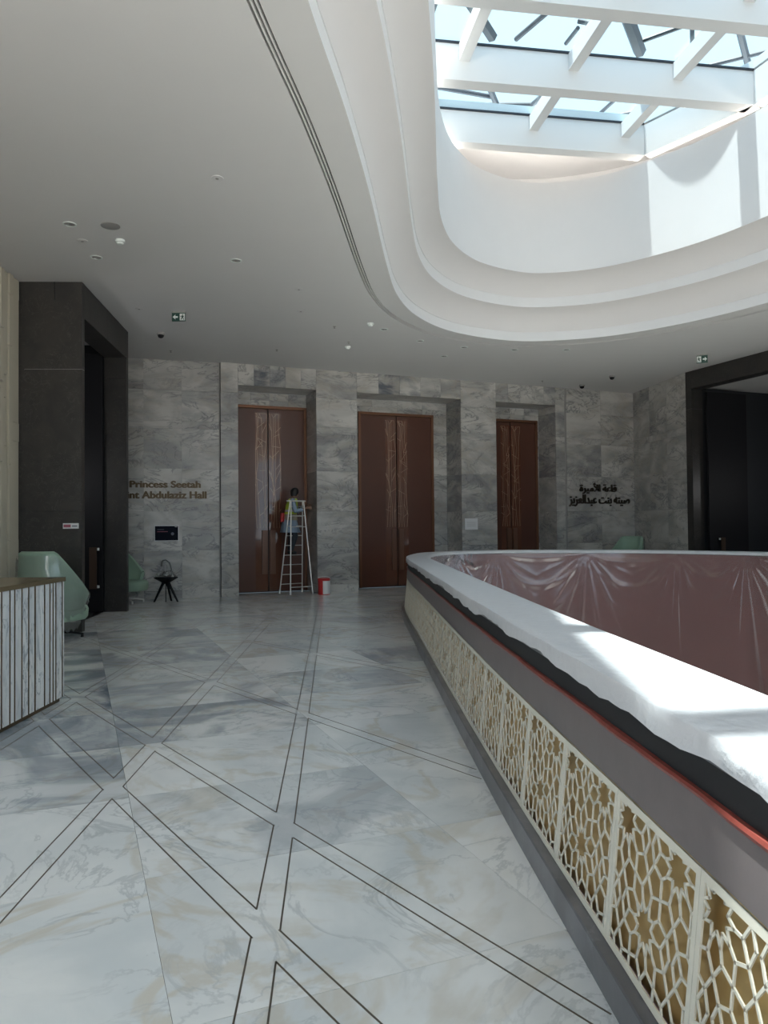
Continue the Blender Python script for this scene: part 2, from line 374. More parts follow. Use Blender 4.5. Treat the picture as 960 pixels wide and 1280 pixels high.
# steel shading truss standing over the glass, bars read off the photograph at their height
trs = tag(empty('roof_truss', (3, 11, 10.1)), 'dark steel zigzag truss bars standing above the skylight glass', 'truss')
def s1(x, y): return at(480 + x / 2, y / 2, 10.1)
for (x0, y0, x1, y1, w) in [(55, 25, 230, -10, .06), (140, -30, 105, 90, .09), (205, -10, 270, 108, .16), (450, -5, 330, 115, .07), (530, 62, 485, 70, .06), (485, 70, 455, 125, .06), (610, 48, 700, 48, .06), (600, 20, 640, 145, .18),
                           (775, 55, 630, 125, .06), (885, 60, 910, 175, .10), (810, 165, 965, 143, .06), (60, 205, 275, 258, .07), (258, 205, 284, 282, .10), (160, 262, 370, 276, .06), (410, 228, 360, 285, .08), (590, 238, 535, 302, .06), (535, 298, 660, 287, .05), (790, 262, 680, 306, .07), (720, 235, 690, 300, .07), (30, 60, 55, 25, .06)]:
    mb = MB(); mb.tube([s1(x0, y0), s1(x1, y1) + V((0, 0, .12))], w / 2 * 1.25, 6); mb.build('truss_bar', 'steel', trs)
for x, y in ((55, 25), (770, 57), (965, 143), (60, 205)): p = s1(x, y); mb = MB(); mb.tube([V((p.x, p.y, ZT + .05)), p], .04, 6); mb.build('truss_post', 'steel', trs)

# ------------------------------------------------------------------ floor: slabs in the wall's grid, bronze inlay bands
EV = V((.9245, .3814)); NV = V((-.3814, .9245))        # along the back wall / away from the hall
floor = struct(empty('floor'), 'polished white and blue-grey marble floor with crossing bronze inlay bands')
mb = MB(); lp = loop_at(KC, KN, .12, -.03)
outer = [V((*to_rect(cen, V((p.x, p.y))), -.03)) for p in lp]
for c in [V((x, y, -.03)) for x in RECT[:2] for y in RECT[2:]]:
    outer[min(range(len(outer)), key=lambda i: (outer[i] - c).length)] = c
mb.rings([outer, lp, [p - V((0, 0, .3)) for p in lp]]); mb.build('floor_bed', 'joint', floor)
SW, SH, G = 1.5, 1.1175, .0007
def slabmesh(poly2):
    m_ = MB(); m_.prism([V((*p, 0)) for p in poly2], (0, 0, -.028)); return m_.mesh('slab', 'floor')
full = slabmesh([EV * a + NV * b for a, b in ((G, G), (SW - G, G), (SW - G, SH - G), (G, SH - G))])
def clip(poly2, p0, n):                                # keep the side where (p-p0).n >= 0
    out = []
    for i in range(len(poly2)):
        a, b = poly2[i], poly2[(i + 1) % len(poly2)]; da, db = (a - p0).dot(n), (b - p0).dot(n)
        if da >= 0: out.append(a)
        if da * db < 0: out.append(a + (b - a) * (da / (da - db)))
    return out
def inside(p):
    k = min(range(len(KC)), key=lambda i: (KC[i] - p).length); return (p - KC[k]).dot(KN[k])
darkcells = {(-1, 0): .7, (-1, 1): .75, (-1, 2): 1., (-1, 3): .85, (-1, 4): .8, (-1, 5): .6, (-1, 6): .7, (-2, 0): .6, (-2, 1): .6, (-2, 2): .8, (-2, 3): .7, (0, 6): .55, (0, 5): .3, (0, 4): .5, (0, 3): .2, (0, 2): .5, (0, 1): .7, (0, 0): .05, (0, -1): .45, (1, 0): .1, (1, 2): .35, (2, 3): .6}
for i in range(-6, 11):
    for j in range(-14, 26):
        c0 = EV * (.285 + SW * i) + NV * (4.72 + SH * j); pl = [c0 + EV * a + NV * b for a, b in ((G, G), (SW - G, G), (SW - G, SH - G), (G, SH - G))]
        cc = c0 + EV * SW / 2 + NV * SH / 2
        if not (-6.0 < cc.x < 9.6 and -2.6 < cc.y < 23.0): continue
        if cc.x > 1.4 and cc.y < 15.5: continue              # never seen past the balustrade
        if (cc - V((-4.19, 17.39))).dot(NV) > .9 + (0 if cc.x > -3 else -.1): continue
        ds = [inside(p) for p in pl + [cc]]
        dk = darkcells.get((i, j), 0 if random.random() < .7 else random.random() * .15)
        if max(ds) < .1: inst(full, 'slab', floor, (c0.x, c0.y, 0), color=dk)
        elif min(ds) < .1:
            k = min(range(len(KC)), key=lambda q: min((KC[q] - p).length for p in pl + [cc] if inside(p) < .3))
            w = clip(pl, KC[k] + KN[k] * .1, -KN[k])
            if len(w) >= 3: inst(slabmesh([p - c0 for p in w]), 'slab', floor, (c0.x, c0.y, 0), color=dk)
bands = [((-.502, 2.44), (-1.48, 16.99), (-.39, 2.43), (-1.38, 16.98)), ((-1.67, 5.4), (-.01, 3.27), (-1.68, 5.6), (-.02, 3.44)), ((-2.84, 6.12), (-.16, 2.43), (-2.83, 6.31), (-.03, 2.44)),
         ((-1.58, 3.06), (-1.98, 13.59), (-1.69, 3.29), (-2.12, 13.3)), ((-3.01, 9.17), (.41, 4.98), (-3.0, 9.32), (.42, 5.14)), ((-.8, 9.3), (.43, 7.97), (-.82, 9.52), (.45, 8.2)), ((-2.84, 6.12), (-3.02, 10.58), (-2.95, 6.25), (-3.1, 10.4)), ((-3.0, 14.6), (.3, 10.6), (-3.0, 14.78), (.3, 10.78)), ((-4.1, 6.9), (-4.25, 10.6), (-4.2, 6.9), (-4.35, 10.6))]
BL = []
for b in bands:
    for k in (0, 2):
        p, q = V(b[k]), V(b[k + 1]); BL.append((p, (q - p).normalized()))
def band_rng(bi):                                       # the two parallel edges of a band
    return BL[2 * bi], BL[2 * bi + 1]
for bi in range(len(bands)):
    for e in (0, 1):
        p, d = BL[2 * bi + e]; lo, hi = -30, 30
        steep = abs(d.x) < .3
        # limits: the walls, the desk and the kerb
        ts = [lo + k * .02 for k in range(3000)]
        def ok(t):
            x = p + d * t
            if not (-5.4 < x.x < 3 and -1.5 < x.y < 17.3) or inside(x) > -.015: return False
            if (x - V((-4.19, 17.39))).dot(NV) > -.25: return False
            if x.x < -2.95 and x.y < 7.08 and x.x < -3.04: return False
            if bi == 5 and not (-2.0 < x.x): return False
            if bi == 7 and x.y < 10: return False
            if x.x < -4.45 and x.y > 11.4: return False
            for bj in range(len(bands)):
                if bj == bi: continue
                (p1, d1), (p2, d2) = band_rng(bj)
                s1_ = (x - p1).dot(V((-d1.y, d1.x))); s2_ = (x - p2).dot(V((-d2.y, d2.x))) * (1 if d1.dot(d2) > 0 else -1)
                if s1_ * s2_ < 0: return False
            return True
        run = None
        for t in ts:
            o_ = ok(t)
            if o_ and run is None: run = t
            if (not o_) and run is not None:
                if t - run > .12:
                    a, b_ = p + d * (run - .012), p + d * (t - .008); n = V((-d.y, d.x)) * .0036; m_ = MB()
                    m_.prism([V((*(a - n), .0012)), V((*(b_ - n), .0012)), V((*(b_ + n), .0012)), V((*(a + n), .0012))], (0, 0, -.02)); m_.build('inlay_strip', 'inlay', floor)
                run = None

# ------------------------------------------------------------------ marble walls built of panels
COURSES = [0, .19, 1.10, 2.01, 3.0, 3.93, 4.11, 4.82, H]
class Wall:
    def __init__(s, name, p0, p1, label):
        s.p0 = V((*p0, 0)); d = V((*p1, 0)) - s.p0; s.len = d.length; s.e = d.normalized(); s.n = V((s.e.y, -s.e.x, 0))   # n: to the hall
        s.o = struct(empty(name), label); s.name = name
    def pt(s, u, v, z): return s.p0 + s.e * u - s.n * v + V((0, 0, z))     # v: depth behind the face
    def u(s, px, py=600, v=0): return (hit(px, py, s.pt(0, v, 0), s.n) - s.p0).dot(s.e)
    def z(s, px, py, v=0): return hit(px, py, s.pt(0, v, 0), s.n).z
    def panel(s, u0, u1, z0, z1, v=0, th=.03, mat='wall', name='marble_panel', dk=None, g=.002, parent=None):
        m_ = MB(); c = s.pt(u0, v, z0); m_.fbox(s.pt(u0 + g, v, z0 + g) - c, s.e * (u1 - u0 - 2 * g), s.n * -th, V((0, 0, z1 - z0 - 2 * g)))
        ob = inst(m_.mesh(name, mat), name, parent or s.o, c, color=(random.choice([0, 0, 0, .1, .25, .4]) if dk is None else dk)); return ob
    def tile(s, u0, u1, z0, z1, cols, v=0, **k):
        zs = [z0] + [z for z in COURSES if z0 + .12 < z < z1 - .12] + [z1]
        for a, b in zip(zs, zs[1:]):
            for c in range(cols): s.panel(u0 + (u1 - u0) * c / cols, u0 + (u1 - u0) * (c + 1) / cols, a, b, v, **k)
    def core(s, u0, u1, z0, z1, v0=.032, v1=.25, mat='joint', name='core'):
        m_ = MB(); m_.fbox(s.pt(u0, v0, z0), s.e * (u1 - u0), s.n * -(v1 - v0), V((0, 0, z1 - z0))); return m_.build(name, mat, s.o)
    def reveal(s, u, v0, v1, z0, z1, side, mat='wall'):   # side panel of an opening, facing +-e
        zs = [z0] + [z for z in COURSES if z0 + .12 < z < z1 - .12] + [z1]
        for a, b in zip(zs, zs[1:]):
            m_ = MB(); c = s.pt(u, v0, a); m_.fbox(s.pt(u, v0, a + .002) - c, s.e * (.03 * side), s.n * -(v1 - v0), V((0, 0, b - a - .004)))
            inst(m_.mesh('reveal_panel', mat), 'reveal_panel', s.o, c, color=random.choice([.2, .5, .1]))
WB = Wall('wall_back', (-3.82, 17.44), (7.45, 22.09), 'grey veined marble wall with three tall door recesses')
D = .85
OP = []
for l, r, tl, c, dl in ((298, 396, (298, 481), 335, 383), (447, 577, (447, 490.5), 495.6, 541.5), (621, 695.5, (621, 502), 638, 671.5)):
    u0, u1 = WB.u(l), WB.u(r); zt = WB.z(*tl); uc, ur = WB.u(c, v=D), WB.u(dl, v=D); OP.append((u0, u1, zt, uc, ur))
u_end = WB.len; u_gap0, u_gap1 = WB.u(706.5), WB.u(709)
edges = [0.0]
for (u0, u1, zt, uc, ur) in OP: edges += [u0, u1]
edges += [u_gap0]
for k in range(0, len(edges), 2):                       # piers
    WB.tile(edges[k], edges[k + 1], 0, H, 1); WB.core(edges[k] + (.032 if k else 0), edges[k + 1] - (.032 if k < 6 else 0), 0, H, v1=1.05)
for (u0, u1, zt, uc, ur) in OP:
    for k in range(2 if u1 - u0 < 2.2 else 3):          # lintel panels, some of darker stone
        nn = 2 if u1 - u0 < 2.2 else 3
    nn = 5; w = (u1 - u0) / nn
    zc = (zt + H) / 2 + .1
    for k in range(nn): WB.panel(u0 + w * k, u0 + w * (k + 1), zt, H, dk=[0, .9, .5, 0, .15][k] if u0 < 4 else [.3, 0, .2, .0, .5][k])
    WB.core(u0, u1, zt + .03, H)
    WB.reveal(u1, .03, D, 0, zt, 1); WB.reveal(u0, .03, D, 0, zt, -1)
    m_ = MB(); m_.fbox(WB.pt(u0, .03, zt), WB.e * (u1 - u0), WB.n * -(D - .03), V((0, 0, .03))); inst(m_.mesh('soffit_panel', 'wall'), 'soffit_panel', WB.o, color=.1)
WB.tile(u_gap1, u_end, 0, H, 2); WB.core(u_gap1, u_end + .2, 0, H); WB.core(u_gap0, u_gap1, 0, H, .02, mat='grille')
for k, ((u0, u1, zt, uc, ur), dtop) in enumerate(zip(OP, ((340, 508), (495, 517), (645, 525)))):
    du0, du1 = max(2 * uc - ur, u0), min(ur, u1); zd = WB.z(*dtop, v=D)
    a, b = 2 * uc - ur, ur
    WB.tile(u0, u1, zd, zt, 4, v=D)
    if u1 - b > .06: WB.tile(b, u1, 0, zd, 1, v=D)
    if a - u0 > .06: WB.tile(u0, a, 0, zd, 1, v=D)
    WB.core(u0, u1, 0, zt, D + .05, D + .2)
    a = max(a, u0)
    dr = struct(empty('door_%d' % (k + 1), WB.pt(uc, D, 0)), 'tall brown double door with engraved gloss centre strip and copper frame')
    fr = .07
    m_ = MB()
    for x0, x1, z0, z1 in ((a, a + fr, 0, zd), (b - fr, b, 0, zd), (a + fr, b - fr, zd - fr, zd)): m_.fbox(WB.pt(x0, D - .05, z0), WB.e * (x1 - x0), WB.n * -.08, V((0, 0, z1 - z0)))
    m_.build('door_frame', 'copper', dr)
    sw = (WB.u(351, v=D) - WB.u(319, v=D)) / 2
    for sd in (-1, 1):
        lo, hi = (a + fr, uc - .012) if sd < 0 else (uc + .012, b - fr)
        m_ = MB(); m_.fbox(WB.pt(lo, D - .02, .02), WB.e * (hi - lo), WB.n * -.05, V((0, 0, zd - fr - .03))); leaf = m_.build('door_leaf', 'door', dr)
        s0, s1x = (uc - sw, uc - .02) if sd < 0 else (uc + .02, uc + sw)
        m_ = MB(); m_.fbox(WB.pt(s0, D - .024, .06), WB.e * (s1x - s0), WB.n * -.01, V((0, 0, zd - fr - .16))); m_.build('gloss_strip', 'doorgloss', leaf)
        rr = random.Random(k * 2 + sd + 5); m_ = MB()
        def seg(ua, za, ub, zb):
            p, q = WB.pt(ua, D - .026, za), WB.pt(ub, D - .026, zb); t = (q - p).normalized(); nn_ = t.cross(WB.n) * .0035
            m_.prism([p - nn_, q - nn_, q + nn_, p + nn_], WB.n * .002)
        for j in range(4):
            u = s0 + (s1x - s0) * (j + .5) / 4; z = 1.6; top = zd - .2
            while z < top:
                dz = rr.uniform(.25, .6); u2 = min(s1x - .01, max(s0 + .01, u + rr.uniform(-.05, .05))); seg(u, z, u2, min(z + dz, top))
                if rr.random() < .6: seg(u2, min(z + dz, top), min(s1x, max(s0, u2 + rr.choice([-1, 1]) * rr.uniform(.08, .22))), min(top, z + dz + rr.uniform(-.02, .3)))
                u, z = u2, z + dz
        m_.build('engraved_lines', 'copperline', leaf)
        hl = uc - .17 if sd < 0 else uc + .03
        m_ = MB(); m_.fbox(WB.pt(hl, D - .075, .45), WB.e * .14, WB.n * -.03, V((0, 0, 1.1))); m_.fbox(WB.pt(hl + .05, D - .05, .6), WB.e * .04, WB.n * -.03, V((0, 0, .06))); m_.fbox(WB.pt(hl + .05, D - .05, 1.3), WB.e * .04, WB.n * -.03, V((0, 0, .06)))
        m_.build('pull_handle', 'handle', dr)

WL = Wall('wall_back_left', (-6.6, 16.71), (-3.87, 17.48), 'marble wall of book-matched panels beside the left portal')
WL.tile(.3, WL.len, 0, H, 3); WL.core(0, WL.len + .15, 0, H, .034, .2, 'grille')
WR = Wall('wall_back_right', (7.45, 22.09), (7.80, 19.12), 'short marble return wall beside the right portal')
WR.tile(0, WR.len, 0, H, 3); WR.core(-.3, WR.len, 0, H, .035, .2)

# ------------------------------------------------------------------ dark stone portals with vestibules
def portal(name, p0, p1, ua, ub, zh, th, label, deep, handle_u):
    W = Wall(name, p0, p1, label)
    zj = 4.55
    for u0, u1, z0, z1 in ((.121 if th > .4 else 0, ua, 0, zj), (.121 if th > .4 else 0, ua, zj, H), (ub, W.len, 0, zj), (ub, W.len, zj, H), (max(ua, .121), (ua + ub) / 2, zh, H), ((ua + ub) / 2, ub, zh, H)):
        if u1 - u0 > .02: W.panel(u0, u1, z0, z1, 0, th, 'darkstone', 'stone_panel')
    # vestibule behind
    m_ = MB(); a, b = ua - .06, ub + .06; zc = zh + (.25 if th > .4 else .04)
    P = lambda u, v, z: W.pt(u, v, z)
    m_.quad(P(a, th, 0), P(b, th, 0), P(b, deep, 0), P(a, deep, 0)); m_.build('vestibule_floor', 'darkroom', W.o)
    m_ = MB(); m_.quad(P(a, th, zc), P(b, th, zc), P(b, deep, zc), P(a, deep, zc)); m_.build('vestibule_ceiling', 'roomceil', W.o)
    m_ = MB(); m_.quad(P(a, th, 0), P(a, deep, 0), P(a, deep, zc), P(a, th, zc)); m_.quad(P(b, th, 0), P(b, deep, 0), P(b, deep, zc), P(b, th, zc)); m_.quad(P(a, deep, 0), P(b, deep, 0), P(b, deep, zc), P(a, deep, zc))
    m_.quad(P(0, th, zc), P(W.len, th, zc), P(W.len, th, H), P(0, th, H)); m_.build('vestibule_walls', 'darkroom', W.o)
    pl_ = bpy.data.lights.new('vestibule_fill', 'POINT'); pl_.energy = 14; pl_.shadow_soft_size = .15; po_ = bpy.data.objects.new('vestibule_fill', pl_); COL.objects.link(po_); po_.location = P((a + b) / 2, deep * .6, 2.6)  # added fill light without a fitting, brightens the vestibule ceiling
    # inner door frame and leaves at the back
    zf = zh - .35
    m_ = MB()
    for x0, x1, z0, z1 in ((a, a + .3, 0, zc), (b - .3, b, 0, zc), (a + .3, b - .3, zf, zc - .45)): m_.fbox(P(x0, deep - .35, z0), W.e * (x1 - x0), W.n * -.3, V((0, 0, z1 - z0)))
    m_.build('inner_frame', 'darkstone_inner', W.o)
    return W, a, b, zf
PL = portal('wall_left_portal', (-4.74, 11.68), (-5.05, 14.70), .12, 2.88, 4.97, .42, 'dark brown stone portal with a deep doorway, beside the cream wall', 2.4, 0)
WPF = Wall('wall_left_pier', (-5.72, 11.64), (-4.74, 11.68), 'dark brown stone pier face with one pale joint')
zj = WPF.z(65, 461.5)
for z0, z1 in ((0, 1.9), (1.9, zj), (zj, H)): WPF.panel(0, WPF.len, z0, z1, 0, .12, 'darkstone', 'stone_panel', g=.003, dk=0)
m_ = MB(); m_.fbox(WPF.pt(0, .005, zj - .004), WPF.e * WPF.len, WPF.n * -.1, V((0, 0, .008))); m_.build('joint_line', 'grille', WPF.o)
PR = portal('wall_right_portal', (7.80, 19.12), (9.55, 14.6), .21, 4.2, 5.06, .35, 'dark stone portal with a wide black doorway, right of the Arabic lettering', 3.2, 0)
m_ = MB(); m_.box(-6.75, -5.11, 14.72, 14.85, 0, H); struct(m_.build('wall_left_return', 'darkstone'), 'dark stone return behind the left portal')
m_ = MB(); m_.box(-6.75, -6.60, 14.85, 17.0, 0, H); struct(m_.build('wall_left_niche', 'wall'), 'marble end wall of the recess behind the left portal')
# door leaves (standing open inside the portals) with plate handles
def leaf(P, u0, v0, du, dv, zf, name, hu):
    W = P[0]; m_ = MB(); a = W.pt(u0, v0, .01); d = W.pt(u0 + du, v0 + dv, .01) - a; n = d.cross(V((0, 0, 1))).normalized() * .06
    dr = struct(empty(name, a), 'tall black door leaf inside the dark stone portal'); m_.fbox(a, d, n, V((0, 0, zf))); m_.build('door_leaf', 'black', dr)
    for sgn in (-1, 1):
        m_ = MB(); c = a + d * hu + (n.normalized() * (.1 if sgn > 0 else -.06)) + V((0, 0, .45)); t = d.normalized()
        m_.fbox(c - t * .07, t * .14, n.normalized() * .02, V((0, 0, .8))); h_ = m_.build('pull_handle', 'plate', dr)
        m_ = MB()
        for zz in (.02, .74): m_.tube([c - t * .1 + V((0, 0, zz)), c - t * .1 + V((0, 0, zz + .05))], .025, 8)
        m_.build('handle_knob', 'alu', h_)
leaf(PL, 2.80, .43, 0, 1.3, 5.0, 'door_4', .13)
leaf(PL, .22, .43, 0, 1.3, 5.0, 'door_5', .13)
leaf(PR, .30, .37, 0, 1.3, 4.97, 'door_6', .30)
# cream ribbed wall on the left
CWo = struct(empty('wall_left'), 'cream wall of narrow vertical relief panels')
m_ = MB(); m_.box(-5.95, -5.72, 2.5, 11.64, 0, H); m_.build('core', 'cream', CWo)
rr = random.Random(3); y = 11.60; k = 0
while y > 8.5:
    w = [.25, .13, .15, .12][k % 4]; z = 0; d = [.02, .055, .03, .06][k % 4]
    zs = sorted(rr.uniform(.3, H - .3) for _ in range(4)); zs = [0] + zs + [H]
    for a, b in zip(zs, zs[1:]):
        m_ = MB(); m_.box(-5.72, -5.72 + d + rr.uniform(0, .012), y - w + .01, y - .01, a + .006, b - .006); m_.build('relief_panel', 'cream', CWo)
    y -= w; k += 1
# unseen enclosure: right wall; the hall is open to a glazed front behind the viewer
RWo = MB(); RWo.quad((9.55, 14.6, 0), (10.6, 8, 0), (10.6, 8, H), (9.55, 14.6, H)); RWo.quad((10.6, 8, 0), (10.6, 2, 0), (10.6, 2, H), (10.6, 8, H)); o = RWo.build('wall_right', 'wall'); struct(o)
gl = struct(empty('window_2'), 'tall glazed front behind the hall')
for x in range(-5, 11, 2): m_ = MB(); m_.box(x - .04, x + .04, -6.1, -6, 0, H); m_.build('mullion', 'steel', gl)
for y in range(-5, 3, 2):
    for x in (-5.8, 10.6): m_ = MB(); m_.box(x - .05, x + .05, y - .04, y + .04, 0, H); m_.build('mullion', 'steel', gl)
m_ = MB(); m_.box(-60, 60, -70, -6.2, -.25, -.15); m_.box(-60, -6.0, -6.2, 2.3, -.25, -.15); m_.box(12.2, 60, -6.2, 2.3, -.25, -.15); struct(m_.build('floor_bounce', 'bounce'), 'unseen pale ground added outside the glazed front to bounce sunlight in')  # unseen bright ground, added to throw sunlight up onto the hall ceiling

# ------------------------------------------------------------------ balustrade round the void
bal = tag(empty('balustrade', (.74, 2.42, 0)), 'curved parapet with cream star lattice over brass, marble kerb and maroon inner boards', 'balustrade')
NK = len(KC)
k0 = min(range(NK), key=lambda i: (KC[i] - V((.95, -1.6))).length)
# curve order: index 0 is (.31,13.2) and runs towards the camera; the far curl follows backwards from 0
def idx(i): return i % NK
def sweep(i0, i1, prof, name, mat, smooth=False, parent=bal, closed=True, jit=None):
    m_ = MB(); rs = []
    for i in range(i0, i1 + 1):
        p, n = KC[idx(i)], KN[idx(i)]
        rs.append([V((p.x + n.x * o, p.y + n.y * o, z)) for o, z in prof])
    m_.rings(rs, closed, closed, closed); return m_.build(name, mat, parent, smooth, .5)
BACK = -36                                             # how far the detailed outer face runs round the far curl
seg = 8
for i in range(BACK, k0, seg): sweep(i, min(i + seg, k0), [(0, 0), (0, .118), (.006, .124), (.06, .124), (.06, 0)], 'kerb_stone', 'kerb')
for i in range(BACK, k0, 12): sweep(i, min(i + 12, k0), [(.100, .668), (.108, .846), (.22, .848), (.22, .668)], 'band_panel', 'band')
sweep(BACK, k0, [(.080, .12), (.135, .66), (.15, .66), (.10, .12)], 'brass_backing', 'gold', True)
# red edging: slightly uneven strip on the band
m_ = MB(); rs = []
for i in range(BACK, k0 + 1):
    p, n = KC[idx(i)], KN[idx(i)]; w = .006 * math.sin(i * .9) + .004 * math.sin(i * 2.3)
    rs.append([V((p.x + n.x * o, p.y + n.y * o, z)) for o, z in ((.102, .842 + w * .6), (.099, .852 + w * .6), (.104, .862 + w * .3), (.122, .864), (.122, .842))])
m_.rings(rs, True, True, True); m_.build('red_edge', 'rededge', bal, True, .6)
i_all0, i_all1 = 0, NK
sweep(BACK, k0, [(.118, .66), (.118, .99), (.2, .99), (.2, .66)], 'black_recess', 'blackgap')
sweep(0, NK, [(.10, .965), (.10, 1.035), (.50, 1.035), (.50, .965)], 'coping', 'kerb')
sweep(0, NK, [(.2, 0), (.2, .97)], 'inner_core', 'blackgap', closed=False)
for i in range(0, NK, 9):                               # maroon boards lining the void
    m_ = MB(); rs = []
    for j in range(i, min(i + 9, NK) + 1):
        p, n = KC[idx(j)], KN[idx(j)]; g = .012 if j == i else 0
        rs.append([V((p.x + n.x * o, p.y + n.y * o, z)) for o, z in ((.46, -3.2), (.48, -3.2), (.48, .99), (.46, .99))])
    m_.rings(rs, True, True, True); m_.build('inner_board', 'maroon', bal)
for z in (.45, -.35): sweep(0, NK, [(.478, z), (.484, z), (.484, z + .006), (.478, z + .006)], 'board_joint', 'rededge')
# star lattice panel -------------------------------------------------------
def lattice_mesh(PW, PH, bd=.026, th=.005, sw=.009):
    a = .164; Wc, Hc = 2.351 * a, 3.236 * a
    segs = []
    def P(c, r, deg): return V((c[0] + r * math.cos(math.radians(deg)), c[1] + r * math.sin(math.radians(deg))))
    def rosette(c):
        q, s_, t_ = .74 * a, .50 * a, .30 * a
        for k in range(10):
            th0 = 18 + 36 * k; Mk = P(c, a, th0); Qa, Qb = P(c, q, th0 - 18), P(c, q, th0 + 18)
            segs.append((Mk, Qa)); segs.append((Mk, Qb)); segs.append((Qb, P(c, s_, th0 + 18)))
            segs.append((P(c, s_, th0 + 18), P(c, t_, th0))); segs.append((P(c, s_, th0 - 18), P(c, t_, th0)))
    cx, cy = PW * .47, PH * .37
    cs_ = []
    for i in range(-2, 3):
        for j in range(-2, 3):
            cs_.append((cx + i * Wc, cy + j * Hc)); cs_.append((cx + (i + .5) * Wc, cy + (j + .5) * Hc))
    for c in cs_:
        rosette(c)
        # bow-tie filler to the right of each decagon
        b0 = (c[0] + Wc / 2, c[1]); m18, mm = P(c, a, 18), P(c, a, -18); r = (c[0] + Wc, c[1]); w1, w2 = P(r, a, 162), P(r, a, 198)
        t = P((b0[0], b0[1] + Hc / 2), a, 270); u = P((b0[0], b0[1] - Hc / 2), a, 90); kk = V((b0[0] - .055 * a * 1.2, b0[1])); k2 = V((b0[0] + .055 * a * 1.2, b0[1]))
        segs += [(m18, t), (t, w1), (mm, u), (u, w2), (m18, kk), (mm, kk), (w1, k2), (w2, k2)]
        # five-point star tips outside the other corners
    x0, x1, y0, y1 = bd * .8, PW - bd * .8, bd * .8, PH - bd * .8
    m_ = MB()
    def cl(p, q):
        t0, t1 = 0, 1; d = q - p
        for pp, qq in ((-d.x, p.x - x0), (d.x, x1 - p.x), (-d.y, p.y - y0), (d.y, y1 - p.y)):
            if abs(pp) < 1e-9:
                if qq < 0: return None
            else:
                t = qq / pp
                if pp < 0: t0 = max(t0, t)
                else: t1 = min(t1, t)
        return (p + d * t0, p + d * t1) if t1 - t0 > .02 else None
    seen = set()
    for p, q in segs:
        c = cl(p, q)
        if not c: continue
        p, q = c; key = tuple(sorted([(round(p.x, 3), round(p.y, 3)), (round(q.x, 3), round(q.y, 3))]))
        if key in seen: continue
        seen.add(key); t = (q - p).normalized(); n = V((-t.y, t.x)) * sw / 2; p = p - t * sw * .35; q = q + t * sw * .35
        i = len(m_.v); m_.v += [(p.x - n.x, 0, p.y - n.y), (q.x - n.x, 0, q.y - n.y), (q.x + n.x, 0, q.y + n.y), (p.x + n.x, 0, p.y + n.y)]
        m_.v += [(x, th, z) for x, _, z in m_.v[i:i + 4]]
        for f in ((0, 1, 2, 3), (0, 1, 5, 4), (2, 3, 7, 6)): m_.f.append(tuple(i + k for k in f)); m_.m.append(0)
    for X0, X1, Y0, Y1 in ((.001, PW - .001, 0, bd), (.001, PW - .001, PH - bd, PH), (.001, bd, bd, PH - bd), (PW - bd, PW - .001, bd, PH - bd)):
        m_.box(X0, X1, -.001, th, Y0, Y1)
    me = bpy.data.meshes.new('lattice_panel'); me.from_pydata(m_.v, [], m_.f); me.materials.append(M['lattice']); return me
PWD, PHT = .62, .53
lat = lattice_mesh(PWD, math.hypot(PHT, .055))
ctx = catmull([KC[idx(i)] for i in range(BACK, k0 + 1)], False, PWD)
tilt = math.atan2(.055, PHT)
for i in range(len(ctx) - 1):
    a, b = ctx[i], ctx[i + 1]; d = (b - a); nrm = V((-d.y, d.x)).normalized()
    if nrm.dot(cen - a) < 0: nrm = -nrm
    # local x runs along the kerb, local y points into the void
    o_, dd = (a, d) if V((-d.y, d.x)).dot(nrm) > 0 else (b, -d)
    ex = V((*dd.normalized(), 0)); ey = V((*nrm, 0)); up = (V((0, 0, 1)) * math.cos(tilt) + ey * math.sin(tilt)); ey2 = (ey * math.cos(tilt) - V((0, 0, 1)) * math.sin(tilt))
    sx = d.length / PWD; org = V((*(o_ + nrm * .048), .128))
    ob = inst(lat, 'lattice_panel', bal); ob.matrix_basis = Matrix(((ex.x * sx, ey2.x, up.x, org.x), (ex.y * sx, ey2.y, up.y, org.y), (ex.z, ey2.z, up.z, org.z), (0, 0, 0, 1)))

# white plastic sheeting over the coping, ragged hem on the outer side
def wav(i, sd): return math.sin(i * .37 + sd) * .5 + math.sin(i * .83 + 2 * sd) * .3 + math.sin(i * 1.9 + sd * 3) * .2
rs = []; rr = random.Random(11)
i0, i1 = 0, NK
sub = 2
for ii in range(i0 * sub, i1 * sub + 1):
    i = ii // sub; f = (ii % sub) / sub
    p = KC[idx(i)].lerp(KC[idx(i + 1)], f); n = KN[idx(i)].lerp(KN[idx(i + 1)], f).normalized(); t = ii / sub
    hem = .968 - .020 * wav(t * .8, .4) - .012 * wav(t * 2.1, 1.7); bl = .012 * wav(t * 1.3, 2) + rr.uniform(-.004, .004)
    bl += .006 * wav(t * 4.7, .9)
    pr = [(.088 + bl * .7 + .008 * wav(t * 2.6, .3), hem), (.088 + bl * .6, (hem + 1.03) / 2 + rr.uniform(-.004, .004)), (.093 + bl * .2, 1.036), (.098, 1.042 + .002 * wav(t, 1)), (.16, 1.0435 + rr.uniform(-.001, .001)), (.24, 1.043 + .0015 * wav(t * .7, 3)), (.33, 1.043 + rr.uniform(-.001, .0012)), (.42, 1.0435 + .001 * wav(t * .9, 1)), (.500, 1.042), (.512, 1.03), (.515, .98)]
    rs.append([V((p.x + n.x * o, p.y + n.y * o, z)) for o, z in pr])
m_ = MB(); m_.rings(rs, False); sh = m_.build('dust_sheet', 'sheet', None, True, .8)
tag(sh, 'white plastic sheeting laid over the parapet coping with a ragged drooping hem', 'plastic sheet')

